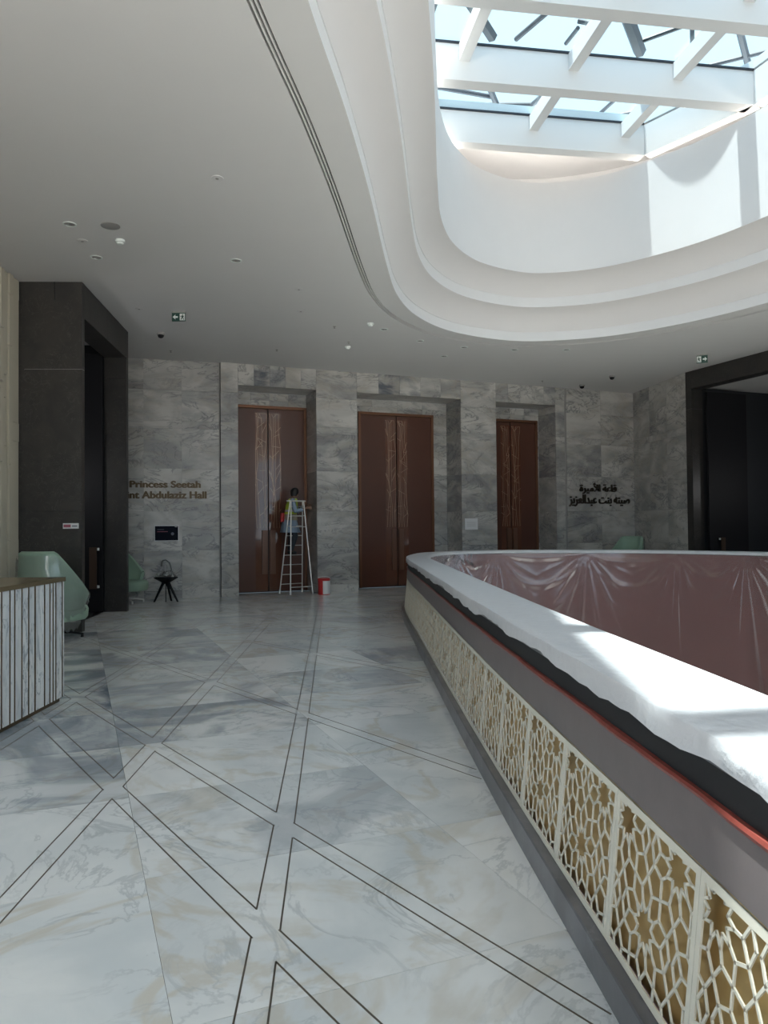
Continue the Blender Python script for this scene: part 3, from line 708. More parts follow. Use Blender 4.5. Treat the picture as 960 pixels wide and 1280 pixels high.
# clear film hung on the maroon boards across the far side of the void, in swags
ia = BACK - 62; ib = BACK + 30
def far_i(a): return KC[idx(a)]
film_i = [i for i in range(-150, 6)]
rr = random.Random(21); pins = []; x = 0
while x < len(film_i): pins.append(x); x += rr.randint(7, 17)
pins.append(len(film_i) + 8)
rs = []; SUBF = 5; NZ = 90
for jj in range(len(film_i) * SUBF):
    s_ = jj / SUBF; i = film_i[int(s_)]; f = s_ - int(s_); p = KC[idx(i)].lerp(KC[idx(i + 1)], f); n = KN[idx(i)].lerp(KN[idx(i + 1)], f).normalized()
    a = max(q for q in pins if q <= s_); b = min(q for q in pins if q > s_); w = (s_ - a) / (b - a); row = []
    for kz in range(NZ + 1):
        zf = kz / NZ; z = .985 - zf * 3.3
        dA = math.hypot((s_ - a) * .155, zf * 3.3); dB = math.hypot((b - s_) * .155, zf * 3.3)
        angA = math.atan2((s_ - a) * .155, zf * 3.3 + .03); angB = math.atan2((b - s_) * .155, zf * 3.3 + .03)
        D_ = zf * 3.3
        cr_ = lambda x: max(0.0, math.sin(x)) ** 3
        wa_, wb_ = max(0., 1 - 1.7 * w), max(0., 1 - 1.7 * (1 - w))
        fold = (cr_(angA * 24 + a * 1.3) * math.exp(-dA / 2.2) * wa_ + cr_(angB * 20 + b * 2.1) * math.exp(-dB / 2.2) * wb_) * min(1, D_ * 3)
        qq = D_ / (math.sin(math.pi * w) ** .7 + .12) * (1 + .3 * math.sin(a * 3.1)); swag = cr_(qq * 15 + a) * math.exp(-qq / .8) * min(1, 4 * w * (1 - w) + .15)
        off = .525 + .036 * fold + .026 * swag + .02 * math.sin(math.pi * w) * min(1, D_) + .006 * math.sin(s_ * 1.3 + zf * 7)
        row.append(V((p.x + n.x * off, p.y + n.y * off, z)))
    rs.append(row)
m_ = MB(); m_.rings(rs, False); fl = m_.build('plastic_film', 'film', None, True, 3.0)
tag(fl, 'clear plastic film hanging in creased swags over the maroon boards inside the parapet', 'plastic film')
# lower storey floor, seen by the light
m_ = MB(); m_.box(-4, 13, -8, 21, -4.7, -4.5); struct(m_.build('floor_lower', 'lowfloor'))
m_ = MB(); m_.rings([loop_at(KC, KN, -2.5, -4.5), loop_at(KC, KN, -2.5, -3.2), loop_at(KC, KN, .46, -3.2)]); struct(m_.build('wall_lower', 'cream'))

# ------------------------------------------------------------------ reception desk
DX, DY0, DY1, DZ = -3.02, 3.6, 7.02, 1.157
desk = tag(empty('reception_desk', (DX - .4, (DY0 + DY1) / 2, 0)), 'white marble reception counter with uneven vertical brass strips', 'reception desk')
m_ = MB(); m_.box(DX - .85, DX - .022, DY0, DY1 - .022, .03, DZ - .04); m_.build('body', 'brass', desk)
m_ = MB(); m_.box(DX - .88, DX + .012, DY0, DY1 + .012, DZ - .038, DZ); m_.build('counter_top', 'desktop', desk)
m_ = MB(); m_.box(DX - .83, DX - .03, DY0 + .02, DY1 - .03, 0, .045); m_.build('plinth', 'brass', desk)
def desk_y(px):
    p0 = V((DX, 0, 0)); return hit(px, 800, p0, V((1, 0, 0))).y
ys = [desk_y(x) for x in (77.5, 69.5, 66, 62, 55.5, 43.5, 35.5, 27, 18, 12)]
y = ys[-1]; rr = random.Random(5)
while y > DY0 + .2: y -= rr.choice([.05, .09, .13, .16]); ys.append(y)
prev = DY1
for k, y in enumerate(ys + [DY0]):
    w = .010 if k != 5 else .016
    m_ = MB(); m_.box(DX - .022, DX, y + w / 2, prev - w / 2 if k else prev, .045, DZ - .04); inst(m_.mesh('marble_strip', 'desk'), 'marble_strip', desk, color=0)
    m_ = MB(); m_.box(DX - .02, DX + .006, y - w / 2, y + w / 2, .045, DZ - .04); m_.build('brass_strip', 'brass', desk)
    prev = y
x = DX
for k in range(7):
    m_ = MB(); m_.box(x - .12, x - .008, DY1 - .022, DY1, .045, DZ - .04); inst(m_.mesh('marble_strip', 'desk'), 'marble_strip', desk, color=0); x -= .12

# ------------------------------------------------------------------ wrapped lounge chairs
def chair(loc, rz, label):
    root = tag(empty('lounge_chair', loc, rz), label, 'chair', 'wrapped green lounge chairs')
    NA, NZc = 36, 12
    def shell(off, zoff=0, jit=0, seed=1):
        r_ = random.Random(seed); rows = []
        for j in range(NZc + 1):
            t = j / NZc; row = []
            for i in range(NA + 1):
                ang = math.radians(-118 + 236 * i / NA); c = math.cos(ang / 2.36 * 1.0); ab = abs(ang) / math.radians(118)
                top = 1.27 - .62 * (max(0, ab - .42) / .58) ** .9 if ab > .42 else 1.27
                zb = .27; z = zb + (top - zb) * t + zoff
                fl_ = .30 + .13 * min(1, (z - zb) / .4) - .05 * max(0, (z - .8) / .5)
                rx, ry = fl_ + off, fl_ * 1.02 + off
                sq = 1 / max(abs(math.cos(ang)) ** 3 + abs(math.sin(ang)) ** 3, .2) ** (1 / 3)
                lean = -.16 * max(0, (z - .45)) * max(0, math.cos(ang))
                row.append(V((-math.cos(ang) * rx * sq + lean + r_.uniform(-jit, jit), math.sin(ang) * ry * sq + r_.uniform(-jit, jit), z)))
            rows.append(row)
        return rows
    o_, i_ = shell(0), shell(-.075, 0)
    m_ = MB(); m_.rings(o_, False); m_.rings(i_, False); m_.rings([o_[-1], [a.lerp(b, .5) + V((0, 0, .03)) for a, b in zip(o_[-1], i_[-1])], i_[-1]], False)
    m_.rings([o_[0], i_[0]], False)
    for e in (0, -1): m_.rings([[r[e] for r in o_], [r[e] for r in i_]], False)
    lparent(m_.build('back_shell', 'green', None, True, .9), root)
    m_ = MB(); sec = []
    for z, s_ in ((.27, .86), (.31, .93), (.42, .95), (.47, .9), (.49, .75)):
        sec.append([V((.04 + .40 * s_ * math.copysign(abs(math.cos(a)) ** .6, math.cos(a)), .38 * s_ * math.copysign(abs(math.sin(a)) ** .6, math.sin(a)), z)) for a in [2 * math.pi * k / 24 for k in range(24)]])
    m_.rings(sec, True, True, True); lparent(m_.build('seat_cushion', 'green', None, True, .9), root)
    m_ = MB(); m_.lathe((0, 0, 0), [(.03, .06), (.03, .24), (.2, .25), (.2, .27)], 16)
    lparent(m_.build('pedestal', 'greyplastic', None, True, .5), root)
    for k in range(4):
        a = math.pi / 4 + k * math.pi / 2; c_, s_ = math.cos(a), math.sin(a)
        m_ = MB(); m_.tube([(0, 0, .10), (c_ * .2, s_ * .2, .085), (c_ * .36, s_ * .36, .05)], [.022, .02, .016], 8); m_.tube([(c_ * .36, s_ * .36, .06), (c_ * .36, s_ * .36, 0)], .02, 8)
        lparent(m_.build('leg', 'greyplastic' if loc[1] > 14 else 'black', None, True, .6), root)
    w_ = shell(.025, -.03, .012, 4); m_ = MB(); m_.rings([[p * 1.0 for p in r] for r in w_], False)
    skirt = [V((p.x * .85, p.y * .85, .13 + .03 * math.sin(k * 1.7))) for k, p in enumerate(w_[0])]; m_.rings([skirt, w_[0]], False)
    fr_ = [[w_[j][0], w_[j][0].lerp(w_[j][-1], .33) + V((.05, 0, -.02)), w_[j][0].lerp(w_[j][-1], .66) + V((.05, 0, .01)), w_[j][-1]] for j in range(0, NZc - 4)]
    m_.rings(fr_, False); lparent(m_.build('plastic_wrap', 'wrap', None, True, 3), root)
    return root
chair((-4.85, 11.0, 0), math.radians(72), 'sage green lounge chair wrapped in clear plastic, behind the reception counter')
chair((-5.62, 16.25, 0), math.radians(-8), 'sage green lounge chair in plastic, beside the small black table by the lettered wall')
chair((6.42, 19.9, 0), math.radians(-140), 'sage green lounge chair top showing under the Arabic lettering, beyond the parapet')

# ------------------------------------------------------------------ small black table and the bent hook under film
tp = at(207.5, 752.5, 0); tb = tag(empty('side_table', (tp.x, tp.y, 0)), 'small black side table with splayed legs against the marble wall', 'table')
m_ = MB(); m_.lathe((0, 0, 0), [(.05, .40), (.09, .43), (.255, .525), (.26, .545), (.25, .55)], 24); lparent(m_.build('table_top', 'black', None, True, .5), tb)
for k in range(3):
    a = math.radians([0, 180, 80][k]); m_ = MB(); c_, s_ = math.cos(a), math.sin(a)
    m_.tube([(.05 * c_, .05 * s_, .44), (.26 * c_, .26 * s_, 0)], [.034, .020], 8); lparent(m_.build('leg', 'black', None, True, .6), tb)
m_ = MB(); m_.tube([(0, 0, .42), (0, -.01, .0)], .010, 6); lparent(m_.build('rod', 'black', None, True), tb)
hk = MB(); hk.tube([(.13, 0, .58), (.12, 0, .72), (.08, 0, .86), (.0, 0, .92), (-.06, 0, .91), (-.09, 0, .86), (-.095, 0, .78)], [.018, .014, .013, .013, .014, .02, .024], 8)
hk.lathe((.13, 0, 0), [(.05, .5505), (.05, .565), (.02, .585)], 12)
hko = hk.build('gooseneck_lamp', 'gooseneck', None, True, .6); hko.location = (tp.x, tp.y, 0); tag(hko, 'thin grey bent gooseneck standing on the small black table', 'lamp')
m_ = MB(); r_ = random.Random(9); rs = []
for rad, z in ((.22, .56), (.20, .61), (.16, .66), (.09, .68), (.02, .67)):
    rs.append([V((rad * (1 + r_.uniform(-.2, .2)) * math.cos(a), rad * (1 + r_.uniform(-.2, .2)) * math.sin(a) - .03, max(.556, z + r_.uniform(-.02, .02)))) for a in [2 * math.pi * k / 18 for k in range(18)]])
m_.rings(rs); pw = m_.build('crumpled_film', 'wrap', None); pw.location = (tp.x, tp.y, 0); tag(pw, 'crumpled clear plastic lying on the small black table', 'plastic film')

# ------------------------------------------------------------------ lettering, plaques, notices
def text(body, size, mat, ex, W, u, z, parent, name='text_line', width=None, v=-.012, align='CENTER', bold=0.0, fat=0.0):
    c = bpy.data.curves.new(name, 'FONT'); c.body = body; c.size = size; c.extrude = ex; c.offset = bold; c.align_x = align
    ob = bpy.data.objects.new(name, c); COL.objects.link(ob); bpy.context.view_layer.update()
    me = bpy.data.meshes.new_from_object(ob.evaluated_get(bpy.context.evaluated_depsgraph_get())); bpy.data.objects.remove(ob); bpy.data.curves.remove(c)
    me.materials.clear(); me.materials.append(M[mat]); me.name = name
    xs = [v_.co.x for v_ in me.vertices]; k = width / (max(xs) - min(xs)) if width else 1; mid = (max(xs) + min(xs)) / 2
    for v_ in me.vertices: v_.co.x = (v_.co.x - (mid if align == 'CENTER' else 0)) * k
    if fat:                                            # heavier strokes: overlapped copies a hair apart
        bm = bmesh.new()
        for dx, dy in ((-fat, 0), (0, 0), (fat, 0), (0, fat * .6)):
            m2 = me.copy()
            for v_ in m2.vertices: v_.co.x += dx; v_.co.y += dy; v_.co.z += dx * .02
            bm.from_mesh(m2); bpy.data.meshes.remove(m2)
        bm.to_mesh(me); bm.free()
    o2 = bpy.data.objects.new(name, me); COL.objects.link(o2)
    p = W.pt(u, v, z); e, n = W.e, W.n
    mw = Matrix(((e.x, 0, n.x, p.x), (e.y, 0, n.y, p.y), (0, 1, 0, p.z), (0, 0, 0, 1)))
    for v_ in me.vertices: v_.co = mw @ v_.co
    if parent: o2.parent = parent; o2.matrix_parent_inverse = pinv(parent)
    return o2
def zat(W, px, py, v=0): return W.z(px, py, v)
lt = tag(empty('wall_lettering', WL.pt(WL.u(207), -.02, zat(WL, 207, 612))), 'bronze raised English lettering in two lines on the marble wall', 'lettering')
for body, y0, y1, x0, x1 in (('Princess Seetah', 609.5, 601, 163.0, 251.0), ('Bint Abdulaziz Hall', 623, 614, 152.0, 258.5)):
    uc, wd = WL.u((x0 + x1) / 2), WL.u(x1) - WL.u(x0); zb = zat(WL, (x0 + x1) / 2, y0); hh = (zat(WL, 207, y1) - zb)
    text(body, hh / .73, 'bronze', .018, WL, uc, zb, lt, width=wd, v=-.02, bold=.003, fat=.010)
AR = {1: '\u0642\u0627\u0639\u0629 \u0627\u0644\u0623\u0645\u064a\u0631\u0629'}
l1 = '\uFED7\uFE8E\uFECB\uFE94 \uFE8D\uFEF7\uFEE3\uFEF4\uFEAE\uFE93'
l2 = '\uFEBB\uFEF4\uFE98\uFEEA \uFE91\uFEE8\uFE96 \uFECB\uFE92\uFEAA\uFE8D\uFEDF\uFECC\uFEB0\uFEF3\uFEB0'
la = tag(empty('wall_lettering', WB.pt(WB.u(748), -.02, zat(WB, 748, 620))), 'dark bronze raised Arabic lettering in two lines on the marble wall', 'lettering')
for body, y0, y1, x0, x1 in ((l1, 614.5, 607, 724.5, 770.0), (l2, 629.5, 620, 711.5, 786.5)):
    uc, wd = WB.u((x0 + x1) / 2), WB.u(x1) - WB.u(x0); zb = zat(WB, (x0 + x1) / 2, y0); hh = zat(WB, 748, y1) - zb
    text(body[::-1], hh / .62, 'bronzedark', .018, WB, uc, zb, la, width=wd, v=-.02, bold=.003, fat=.009)
sc_ = tag(empty('wall_screen', WL.pt(WL.u(208), 0, zat(WL, 208, 667))), 'dark information panel in a white frame below the English lettering', 'sign')
ua, ub = WL.u(192.5), WL.u(223.5); za, zb = zat(WL, 208, 676.5), zat(WL, 208, 656.5)
def wbox(W, u0, u1, z0, z1, v0, v1, name, mat, parent):
    m_ = MB(); m_.fbox(W.pt(u0, v0, z0), W.e * (u1 - u0), W.n * -(v1 - v0), V((0, 0, z1 - z0))); return m_.build(name, mat, parent)
wbox(WL, ua, ub, za, zb, -.03, -.002, 'frame', 'paper', sc_); dsp = wbox(WL, ua + .02, ub - .02, za + .02, zb - .02, -.034, -.03, 'display', 'screen', sc_)
w_ = ub - ua; wbox(WL, ua + .12 * w_, ua + .55 * w_, zb - .155, zb - .14, -.036, -.034, 'text_bar', 'pink', dsp); wbox(WL, ua + .12 * w_, ua + .4 * w_, zb - .105, zb - .095, -.036, -.034, 'text_bar', 'greyline', dsp)
wbox(WL, ua + .83 * w_, ua + .93 * w_, zb - .045, zb - .033, -.036, -.034, 'text_bar', 'sign_white', dsp)
m_ = MB(); cpt = WL.pt(ua + .74 * w_, -.0345, zb - .2)
m_.prism([cpt + WL.e * (.035 * math.cos(a)) + V((0, 0, .035 * math.sin(a))) for a in [2 * math.pi * k / 20 for k in range(20)]], WL.n * .002); m_.build('emblem', 'greyline', dsp)
# plaque on the dark pier
pq = tag(empty('plaque', WPF.pt(WPF.u(89), 0, zat(WPF, 89, 657.5))), 'small pale plaque with a pink mark on the dark stone pier', 'sign')
ua, ub = WPF.u(79), WPF.u(98.5); za, zb = zat(WPF, 89, 660.8), zat(WPF, 89, 654)
wbox(WPF, ua, ub, za, zb, -.012, -.001, 'plate', 'paper', pq); wbox(WPF, ua + .01, ua + .12, za + .02, zb - .02, -.014, -.012, 'pink_mark', 'pink', pq); wbox(WPF, ua + .14, ub - .02, za + .03, zb - .035, -.014, -.012, 'text_bar', 'greyline', pq)
# paper notice on the marble pier
nt_ = wbox(WB, WB.u(580.5), WB.u(596.5), zat(WB, 588, 662), zat(WB, 588, 648), -.006, -.001, 'paper_notice', 'paper', None); tag(nt_, 'blank white paper notice taped to the marble pier between two doors', 'notice')
for k in range(3): wbox(WB, WB.u(583), WB.u(594), zat(WB, 588, 653.3 + 2.2 * k), zat(WB, 588, 652.6 + 2.2 * k), -.0075, -.006, 'text_bar', 'greyplastic', nt_)

# ------------------------------------------------------------------ ladder
Fa = [V((-2.57, 18.22, 0)), V((-2.06, 18.60, 0))]; Fb = [V((-2.25, 17.80, 0)), V((-1.74, 18.05, 0))]
topc = V((-2.14, 18.17, 2.26)); wdir = V((.80, .55, 0)).normalized()
ld = tag(empty('step_ladder', (topc.x, topc.y, 0)), 'aluminium A-frame ladder standing open before the brown door', 'ladder')
TA = [topc - wdir * .17, topc + wdir * .17]; TB = [topc - wdir * .17 + V((.03, -.04, .0)), topc + wdir * .17 + V((.03, -.04, 0))]
for nm, F_, T_ in (('rail', Fa, TA), ('rail', Fb, TB)):
    for f_, t_ in zip(F_, T_):
        m_ = MB(); m_.tube([f_ + V((0, 0, .0)), t_], .015, 6, flat=.8); r_ = m_.build(nm, 'alu', ld)
        m_ = MB(); d_ = (t_ - f_).normalized(); m_.tube([f_ + V((0, 0, .001)), f_ + d_ * .09], .022, 8); m_.build('rubber_foot', 'paper', r_)
for k in range(9):
    f = .10 + .105 * k; m_ = MB(); m_.tube([Fa[0].lerp(TA[0], f), Fa[1].lerp(TA[1], f)], .011, 6); m_.build('rung', 'alu', ld)
for f in (.08, .72, .84): m_ = MB(); m_.tube([Fb[0].lerp(TB[0], f), Fb[1].lerp(TB[1], f)], .010, 6); m_.build('brace', 'alu', ld)
m_ = MB(); m_.fbox(topc - wdir * .2 + V((-.05, -.08, -.02)), wdir * .4, V((.06, -.02, 0)) + V((.04, .12, 0)), V((0, 0, .035))); m_.build('top_cap', 'alu', ld)

# ------------------------------------------------------------------ worker on the ladder
rung = Fa[0].lerp(TA[0], .10 + .105 * 3).lerp(Fa[1].lerp(TA[1], .10 + .105 * 3), .45)
B0 = V((rung.x - .05, rung.y + .10, rung.z + .012)); fw = V((.93, .10, 0)).normalized(); lf = V((-fw.y, fw.x, 0))     # faces right; lf = his left (away)
def BP(f, l, z): return B0 + fw * f + lf * l + V((0, 0, z))
per = tag(empty('person', B0), 'worker in yellow vest and blue-grey clothes standing on the ladder, back turned', 'person')
J = {}
def body():
    vs, es, rd = [], [], []
    def add(p, r, par=None):
        vs.append(p); rd.append(r)
        if par is not None: es.append((par, len(vs) - 1))
        return len(vs) - 1
    pel = add(BP(-.02, 0, .84), (.13, .11)); wa = add(BP(0, 0, 1.0), (.125, .10), pel); ch = add(BP(.03, 0, 1.18), (.15, .115), wa); sh_ = add(BP(.05, 0, 1.32), (.12, .09), ch)
    nk = add(BP(.08, 0, 1.40), (.052, .055), sh_); hd = add(BP(.11, 0, 1.47), (.07, .085), nk); add(BP(.12, 0, 1.56), (.07, .08), hd)
    no = add(BP(.185, 0, 1.47), (.02, .02), hd)
    for s_ in (-1, 1):
        hp = add(BP(-.02, .10 * s_, .78), (.085, .09), pel); kn = add(BP(.10 if s_ < 0 else .03, .11 * s_, .44), (.06, .06), hp); an = add(BP(-.02, .11 * s_, .09), (.038, .04), kn); add(BP(.10, .12 * s_, .035), (.032, .03), an)
        so = add(BP(.05, .19 * s_, 1.30), (.06, .06), sh_); el = add(BP(.13 if s_ < 0 else .2, .25 * s_, 1.06), (.044, .044), so); wr = add(BP(.34, .2 * s_, 1.12 if s_ < 0 else 1.2), (.03, .03), el); pa = add(BP(.41, .19 * s_, 1.14 if s_ < 0 else 1.22), (.034, .018), wr)
        zz = 1.14 if s_ < 0 else 1.22
        for k, (ll, dz) in enumerate(((.075, .028), (.085, .01), (.08, -.008), (.065, -.026))):
            f1_ = add(BP(.45, .19 * s_, zz + dz), (.009, .009), pa); add(BP(.45 + ll, (.19 - .02) * s_, zz + dz - .01), (.008, .008), f1_)
        th_ = add(BP(.40, .15 * s_, zz + .03), (.010, .010), pa); add(BP(.45, .13 * s_, zz + .05), (.009, .009), th_)
    me = bpy.data.meshes.new('body'); me.from_pydata([tuple(v_) for v_ in vs], es, []); me.materials.append(M['skin'])
    ob = bpy.data.objects.new('body', me); COL.objects.link(ob); sk = ob.modifiers.new('skin', 'SKIN'); sk.use_smooth_shade = True
    for i, r_ in enumerate(rd): me.skin_vertices[0].data[i].radius = r_
    me.skin_vertices[0].data[0].use_root = True
    ob.modifiers.new('sub', 'SUBSURF').levels = 2; ob.modifiers['sub'].render_levels = 2
    ob.parent = per; ob.matrix_parent_inverse = pinv(per); return ob
body()
def ell(c, rf, rl, n=20, ph=0, wob=0): return [c + fw * (rf * math.cos(a)) * (1 + wob * math.sin(5 * a + ph)) + lf * (rl * math.sin(a)) * (1 + wob * math.sin(5 * a + ph)) for a in [2 * math.pi * k / n for k in range(n)]]
m_ = MB(); m_.rings([ell(BP(.08, 0, 1.385), .07, .08), ell(BP(.05, 0, 1.345), .10, .19), ell(BP(.03, 0, 1.18), .135, .20), ell(BP(0, 0, 1.0), .135, .185), ell(BP(-.02, 0, .86), .17, .21, wob=.04), ell(BP(-.02, 0, .70), .21, .25, wob=.06), ell(BP(-.01, 0, .54), .245, .285, wob=.10)]); m_.build('tunic', 'shirt', per, True, 2)
for s_ in (-1, 1):
    zz = 1.12 if s_ < 0 else 1.2
    m_ = MB(); m_.tube([BP(.05, .15 * s_, 1.32), BP(.06, .21 * s_, 1.27), BP(.13 if s_ < 0 else .2, .25 * s_, 1.06), BP(.30, .21 * s_, zz - .02)], [.075, .078, .062, .05], 12); m_.build('sleeve', 'shirt', per, True, 1)
    m_ = MB(); m_.tube([BP(-.02, .09 * s_, .80), BP(.10 if s_ < 0 else .03, .11 * s_, .44), BP(-.01, .11 * s_, .10)], [.115, .085, .07], 12); m_.build('trouser_leg', 'trouser', per, True, 1)
    m_ = MB(); m_.tube([BP(-.075, .11 * s_, .045), BP(-.03, .11 * s_, .055), BP(.06, .115 * s_, .045), BP(.14, .12 * s_, .03)], [.03, .046, .042, .028], 10); m_.build('shoe', 'shoe', per, True, 1)
m_ = MB(); m_.rings([ell(BP(.065, 0, 1.375), .095, .13), ell(BP(.05, 0, 1.33), .125, .205), ell(BP(.03, 0, 1.20), .15, .215), ell(BP(.01, 0, 1.05), .15, .205), ell(BP(0, 0, .99), .152, .2)]); vst = m_.build('safety_vest', 'vest', per, True, 2)
m_ = MB(); m_.rings([ell(BP(.02, 0, 1.10), .158, .216), ell(BP(.015, 0, 1.05), .158, .213)]); m_.build('reflective_band', 'greyplastic', vst, True)
m_ = MB(); m_.rings([ell(BP(0, 0, .99), .16, .21), ell(BP(-.01, 0, .84), .185, .225)]); m_.build('waist_cloth', 'khaki', per, True)
m_ = MB(); m_.rings([ell(BP(-.19, -.12, 1.02), .045, .07, 10), ell(BP(-.20, -.12, .92), .055, .08, 10), ell(BP(-.2, -.12, .80), .05, .07, 10)], True, True, True); m_.build('red_pouch', 'red', per, True, .8)
m_ = MB(); m_.rings([ell(BP(.085, 0, 1.44), .075, .078), ell(BP(.10, 0, 1.50), .098, .09), ell(BP(.105, 0, 1.56), .10, .09), ell(BP(.11, 0, 1.61), .085, .078), ell(BP(.115, 0, 1.645), .04, .04)], True, False, True); m_.build('hair', 'hair', per, True, 2)

# ------------------------------------------------------------------ paint can
pc = at(405, 743, 0); can = tag(empty('paint_can', (pc.x, pc.y, 0)), 'red paint can with a white label standing by the marble pier', 'paint can')
m_ = MB(); m_.lathe((0, 0, 0), [(.145, 0), (.15, .012), (.145, .02), (.145, .36), (.152, .37), (.152, .385), (.14, .385), (.135, .375), (.02, .375)], 28); lparent(m_.build('can_body', 'red', None, True, .5), can)
m_ = MB(); m_.rings([[V((.1475 * math.cos(a), .1475 * math.sin(a), z)) for a in [math.radians(-95 + 110 * k / 14) for k in range(15)]] for z in (.015, .33)], False); lab = m_.build('can_label', 'paper', None, True); lparent(lab, can)
m_ = MB(); m_.tube([(.15 * math.cos(a), .01, .38 + .05 * math.sin(a)) for a in [math.pi * k / 10 for k in range(11)]], .005, 6); lparent(m_.build('wire_handle', 'alu', None, True), can)

# ------------------------------------------------------------------ ceiling fixtures
def ceil_thing(px, py, kind, label, group=None):
    p = at(px, py, H); r = tag(empty(kind, (p.x, p.y, H)), label, {'downlight': 'downlight', 'smoke_detector': 'smoke detector', 'ceiling_speaker': 'speaker', 'dome_camera': 'security camera', 'sprinkler': 'sprinkler', 'access_disc': 'ceiling disc'}[kind], group)
    m_ = MB()
    if kind == 'downlight':
        m_.lathe((0, 0, 0), [(.085, -.001), (.085, -.008), (.068, -.010), (.068, -.002)], 24); lparent(m_.build('trim_ring', 'sign_white', None, True, .5), r)
        m_ = MB(); m_.lathe((0, 0, 0), [(.066, -.0025), (.05, -.006), (.02, -.004)], 20); lparent(m_.build('reflector', 'grille', None, True, .5), r)
        m_ = MB(); m_.lathe((-.02, 0, 0), [(.028, -.0065), (.02, -.012), (.006, -.014)], 14); lparent(m_.build('lens', 'lens', None, True, .8), r)
    elif kind == 'smoke_detector':
        m_.lathe((0, 0, 0), [(.065, -.001), (.065, -.03), (.05, -.036)], 24); lparent(m_.build('base', 'sign_white', None, True, .5), r)
        m_ = MB(); m_.lathe((0, 0, 0), [(.048, -.036), (.045, -.055), (.03, -.065)], 20); lparent(m_.build('sensor_head', 'sign_white', None, True, .5), r)
    elif kind == 'ceiling_speaker':
        m_.lathe((0, 0, 0), [(.12, -.001), (.12, -.009), (.108, -.012)], 28); lparent(m_.build('rim', 'grille', None, True, .5), r)
        m_ = MB(); m_.lathe((0, 0, 0), [(.106, -.011), (.06, -.016), (.01, -.017)], 28); lparent(m_.build('grille', 'grille', None, True, .5), r)
    elif kind == 'dome_camera':
        m_.lathe((0, 0, 0), [(.075, -.001), (.08, -.03), (.075, -.045)], 24); lparent(m_.build('housing', 'grille', None, True, .5), r)
        m_ = MB(); m_.lathe((0, 0, 0), [(.062, -.045), (.06, -.07), (.045, -.095), (.015, -.108)], 20); lparent(m_.build('dome', 'black', None, True, .8), r)
    elif kind == 'sprinkler':
        m_.lathe((0, 0, 0), [(.03, -.001), (.028, -.006), (.012, -.008)], 14); lparent(m_.build('escutcheon', 'grille', None, True, .5), r)
        m_ = MB(); m_.lathe((0, 0, 0), [(.008, -.008), (.008, -.03), (.022, -.033), (.022, -.036)], 12); lparent(m_.build('head', 'grille', None, True, .5), r)
    else:
        m_.lathe((0, 0, 0), [(.07, -.001), (.068, -.006), (.02, -.008)], 24); lparent(m_.build('plate', 'cove', None, True, .5), r)
        m_ = MB(); m_.lathe((0, 0, 0), [(.02, -.008), (.018, -.012)], 12); lparent(m_.build('centre_cap', 'grille', None, True, .5), r)
    return r
ceil_thing(87, 280, 'downlight', 'small recessed downlight with bright reflector beside the round speaker grille', 'downlights')
ceil_thing(120.5, 321.5, 'downlight', 'small recessed downlight between the smoke detector and the dark stone pier', 'downlights')
ceil_thing(295, 325.5, 'downlight', 'small recessed downlight alone on plain ceiling before the leftmost door', 'downlights')
for x, y in ((480, 411.5), (525, 426), (555, 445), (580, 434), (643, 437), (708, 437)): ceil_thing(x, y, 'downlight', 'small round recessed downlight in the ceiling band between void and door wall', 'downlights')
ceil_thing(138, 282, 'ceiling_speaker', 'round grey ceiling speaker grille beside a downlight')
ceil_thing(150, 300, 'smoke_detector', 'white smoke detector on the ceiling beside the speaker grille')
ceil_thing(463, 404, 'smoke_detector', 'white smoke detector on the ceiling beside the linear slot')
ceil_thing(434.5, 433, 'smoke_detector', 'white smoke detector on the ceiling above the middle door')
ceil_thing(201, 416, 'dome_camera', 'dark dome camera on the ceiling beside the left exit sign')
ceil_thing(765, 469.5, 'dome_camera', 'dome camera on the ceiling, between the Arabic wall and the right exit sign')
ceil_thing(727.5, 481, 'dome_camera', 'dome camera on the ceiling right against the wall with Arabic lettering')
ceil_thing(271.5, 222.5, 'access_disc', 'flat pale disc alone on the bare ceiling beside the long linear slot', 'ceiling discs')
ceil_thing(103, 301, 'access_disc', 'flat pale disc on the ceiling between two downlights and the smoke detector', 'ceiling discs')
ceil_thing(174, 386, 'access_disc', 'flat pale disc on the ceiling beside the left portal head', 'ceiling discs')
for x, y in ((373.5, 361.5), (376, 389)): ceil_thing(x, y, 'access_disc', 'one of two flat pale discs close together on the ceiling before the doors', 'ceiling discs')
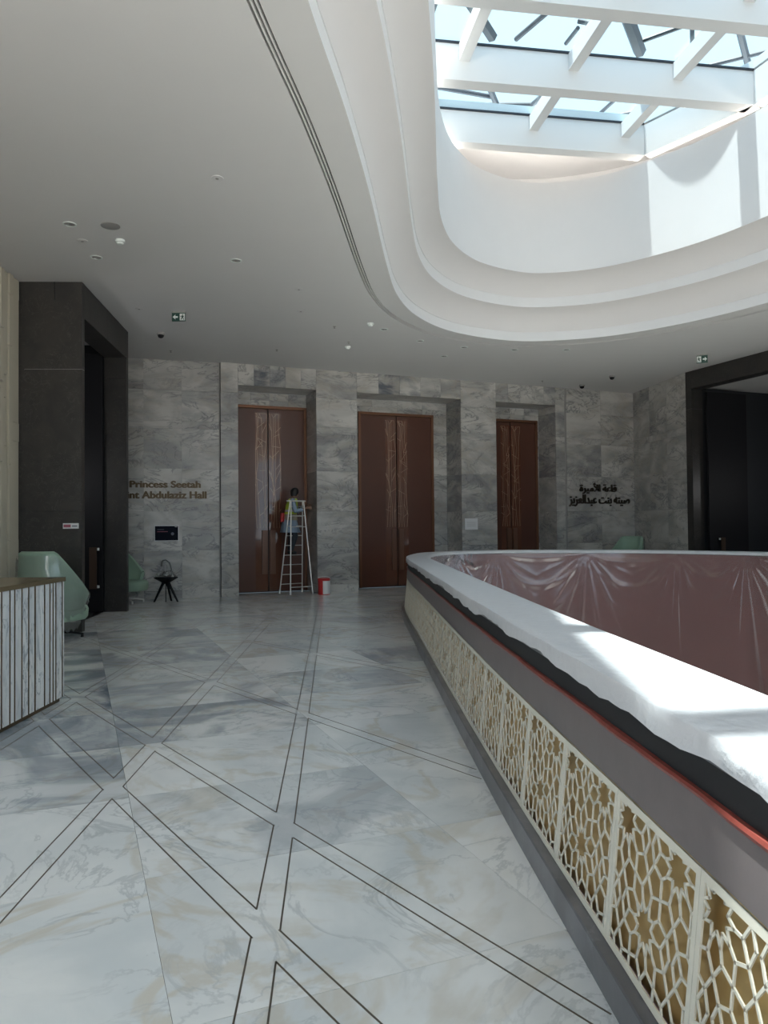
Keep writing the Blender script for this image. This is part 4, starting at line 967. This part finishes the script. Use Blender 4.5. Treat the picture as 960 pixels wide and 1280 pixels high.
for x, y in ((213.5, 438.5), (418, 408), (436, 427.5), (346, 437), (678, 476)): ceil_thing(x, y, 'sprinkler', 'tiny sprinkler head in the ceiling', 'sprinklers')
def exit_sign(px, py, wpx, hpx, label, mirror):
    p = at(px, py - hpx / 2 - 2, H); d = (p.y) / FPX; w, hh = wpx * d, hpx * d
    r = tag(empty('exit_sign', (p.x, p.y, H), 0 if not mirror else -.5), label, 'exit sign', 'exit signs')
    r.rotation_euler.z = 0 if not mirror else -.35
    zt = -.03
    m_ = MB(); m_.box(-w / 2, w / 2, -.02, .02, -.028, 0); lparent(m_.build('mount', 'grille', None), r)
    m_ = MB(); m_.box(-w / 2, w / 2, -.012, .012, zt - hh, zt); pn = lparent(m_.build('panel', 'sign_green', None), r)
    def part(polys, name):
        m2 = MB()
        for pl in polys: m2.prism([V((x * w, -.0125, zt - hh + y * hh)) for x, y in pl], (0, -.002, 0))
        ob = m2.build(name, 'sign_white', None); ob.parent = pn; return ob
    sg = -1 if mirror else 1
    fx = lambda pl: [(x * sg, y) for x, y in pl]
    part([fx([(-.44, .5), (-.24, .8), (-.24, .6), (-.06, .6), (-.06, .4), (-.24, .4), (-.24, .2)])], 'arrow')
    part([fx([(.08, .1), (.46, .1), (.46, .9), (.08, .9)])], 'doorway')
    m2 = MB()
    for pl in ([(.27, .72), (.33, .72), (.33, .82), (.27, .82)], [(.22, .42), (.34, .42), (.36, .68), (.24, .68)], [(.14, .5), (.24, .6), (.24, .66), (.12, .56)], [(.34, .6), (.43, .5), (.41, .46), (.34, .54)], [(.22, .42), (.16, .2), (.21, .18), (.29, .42)], [(.30, .42), (.40, .3), (.38, .16), (.34, .16), (.35, .28), (.26, .4)]):
        m2.prism([V((x * sg * w, -.0145, zt - hh + y * hh)) for x, y in pl], (0, -.002, 0))
    ob = m2.build('running_figure', 'sign_green', None); ob.parent = pn
exit_sign(223.5, 396.5, 17, 10.5, 'dark green exit sign with a white arrow pointing left, near the left portal', False)
exit_sign(877.5, 449.5, 13, 9.5, 'dark green exit sign hanging beside the right dark portal', True)
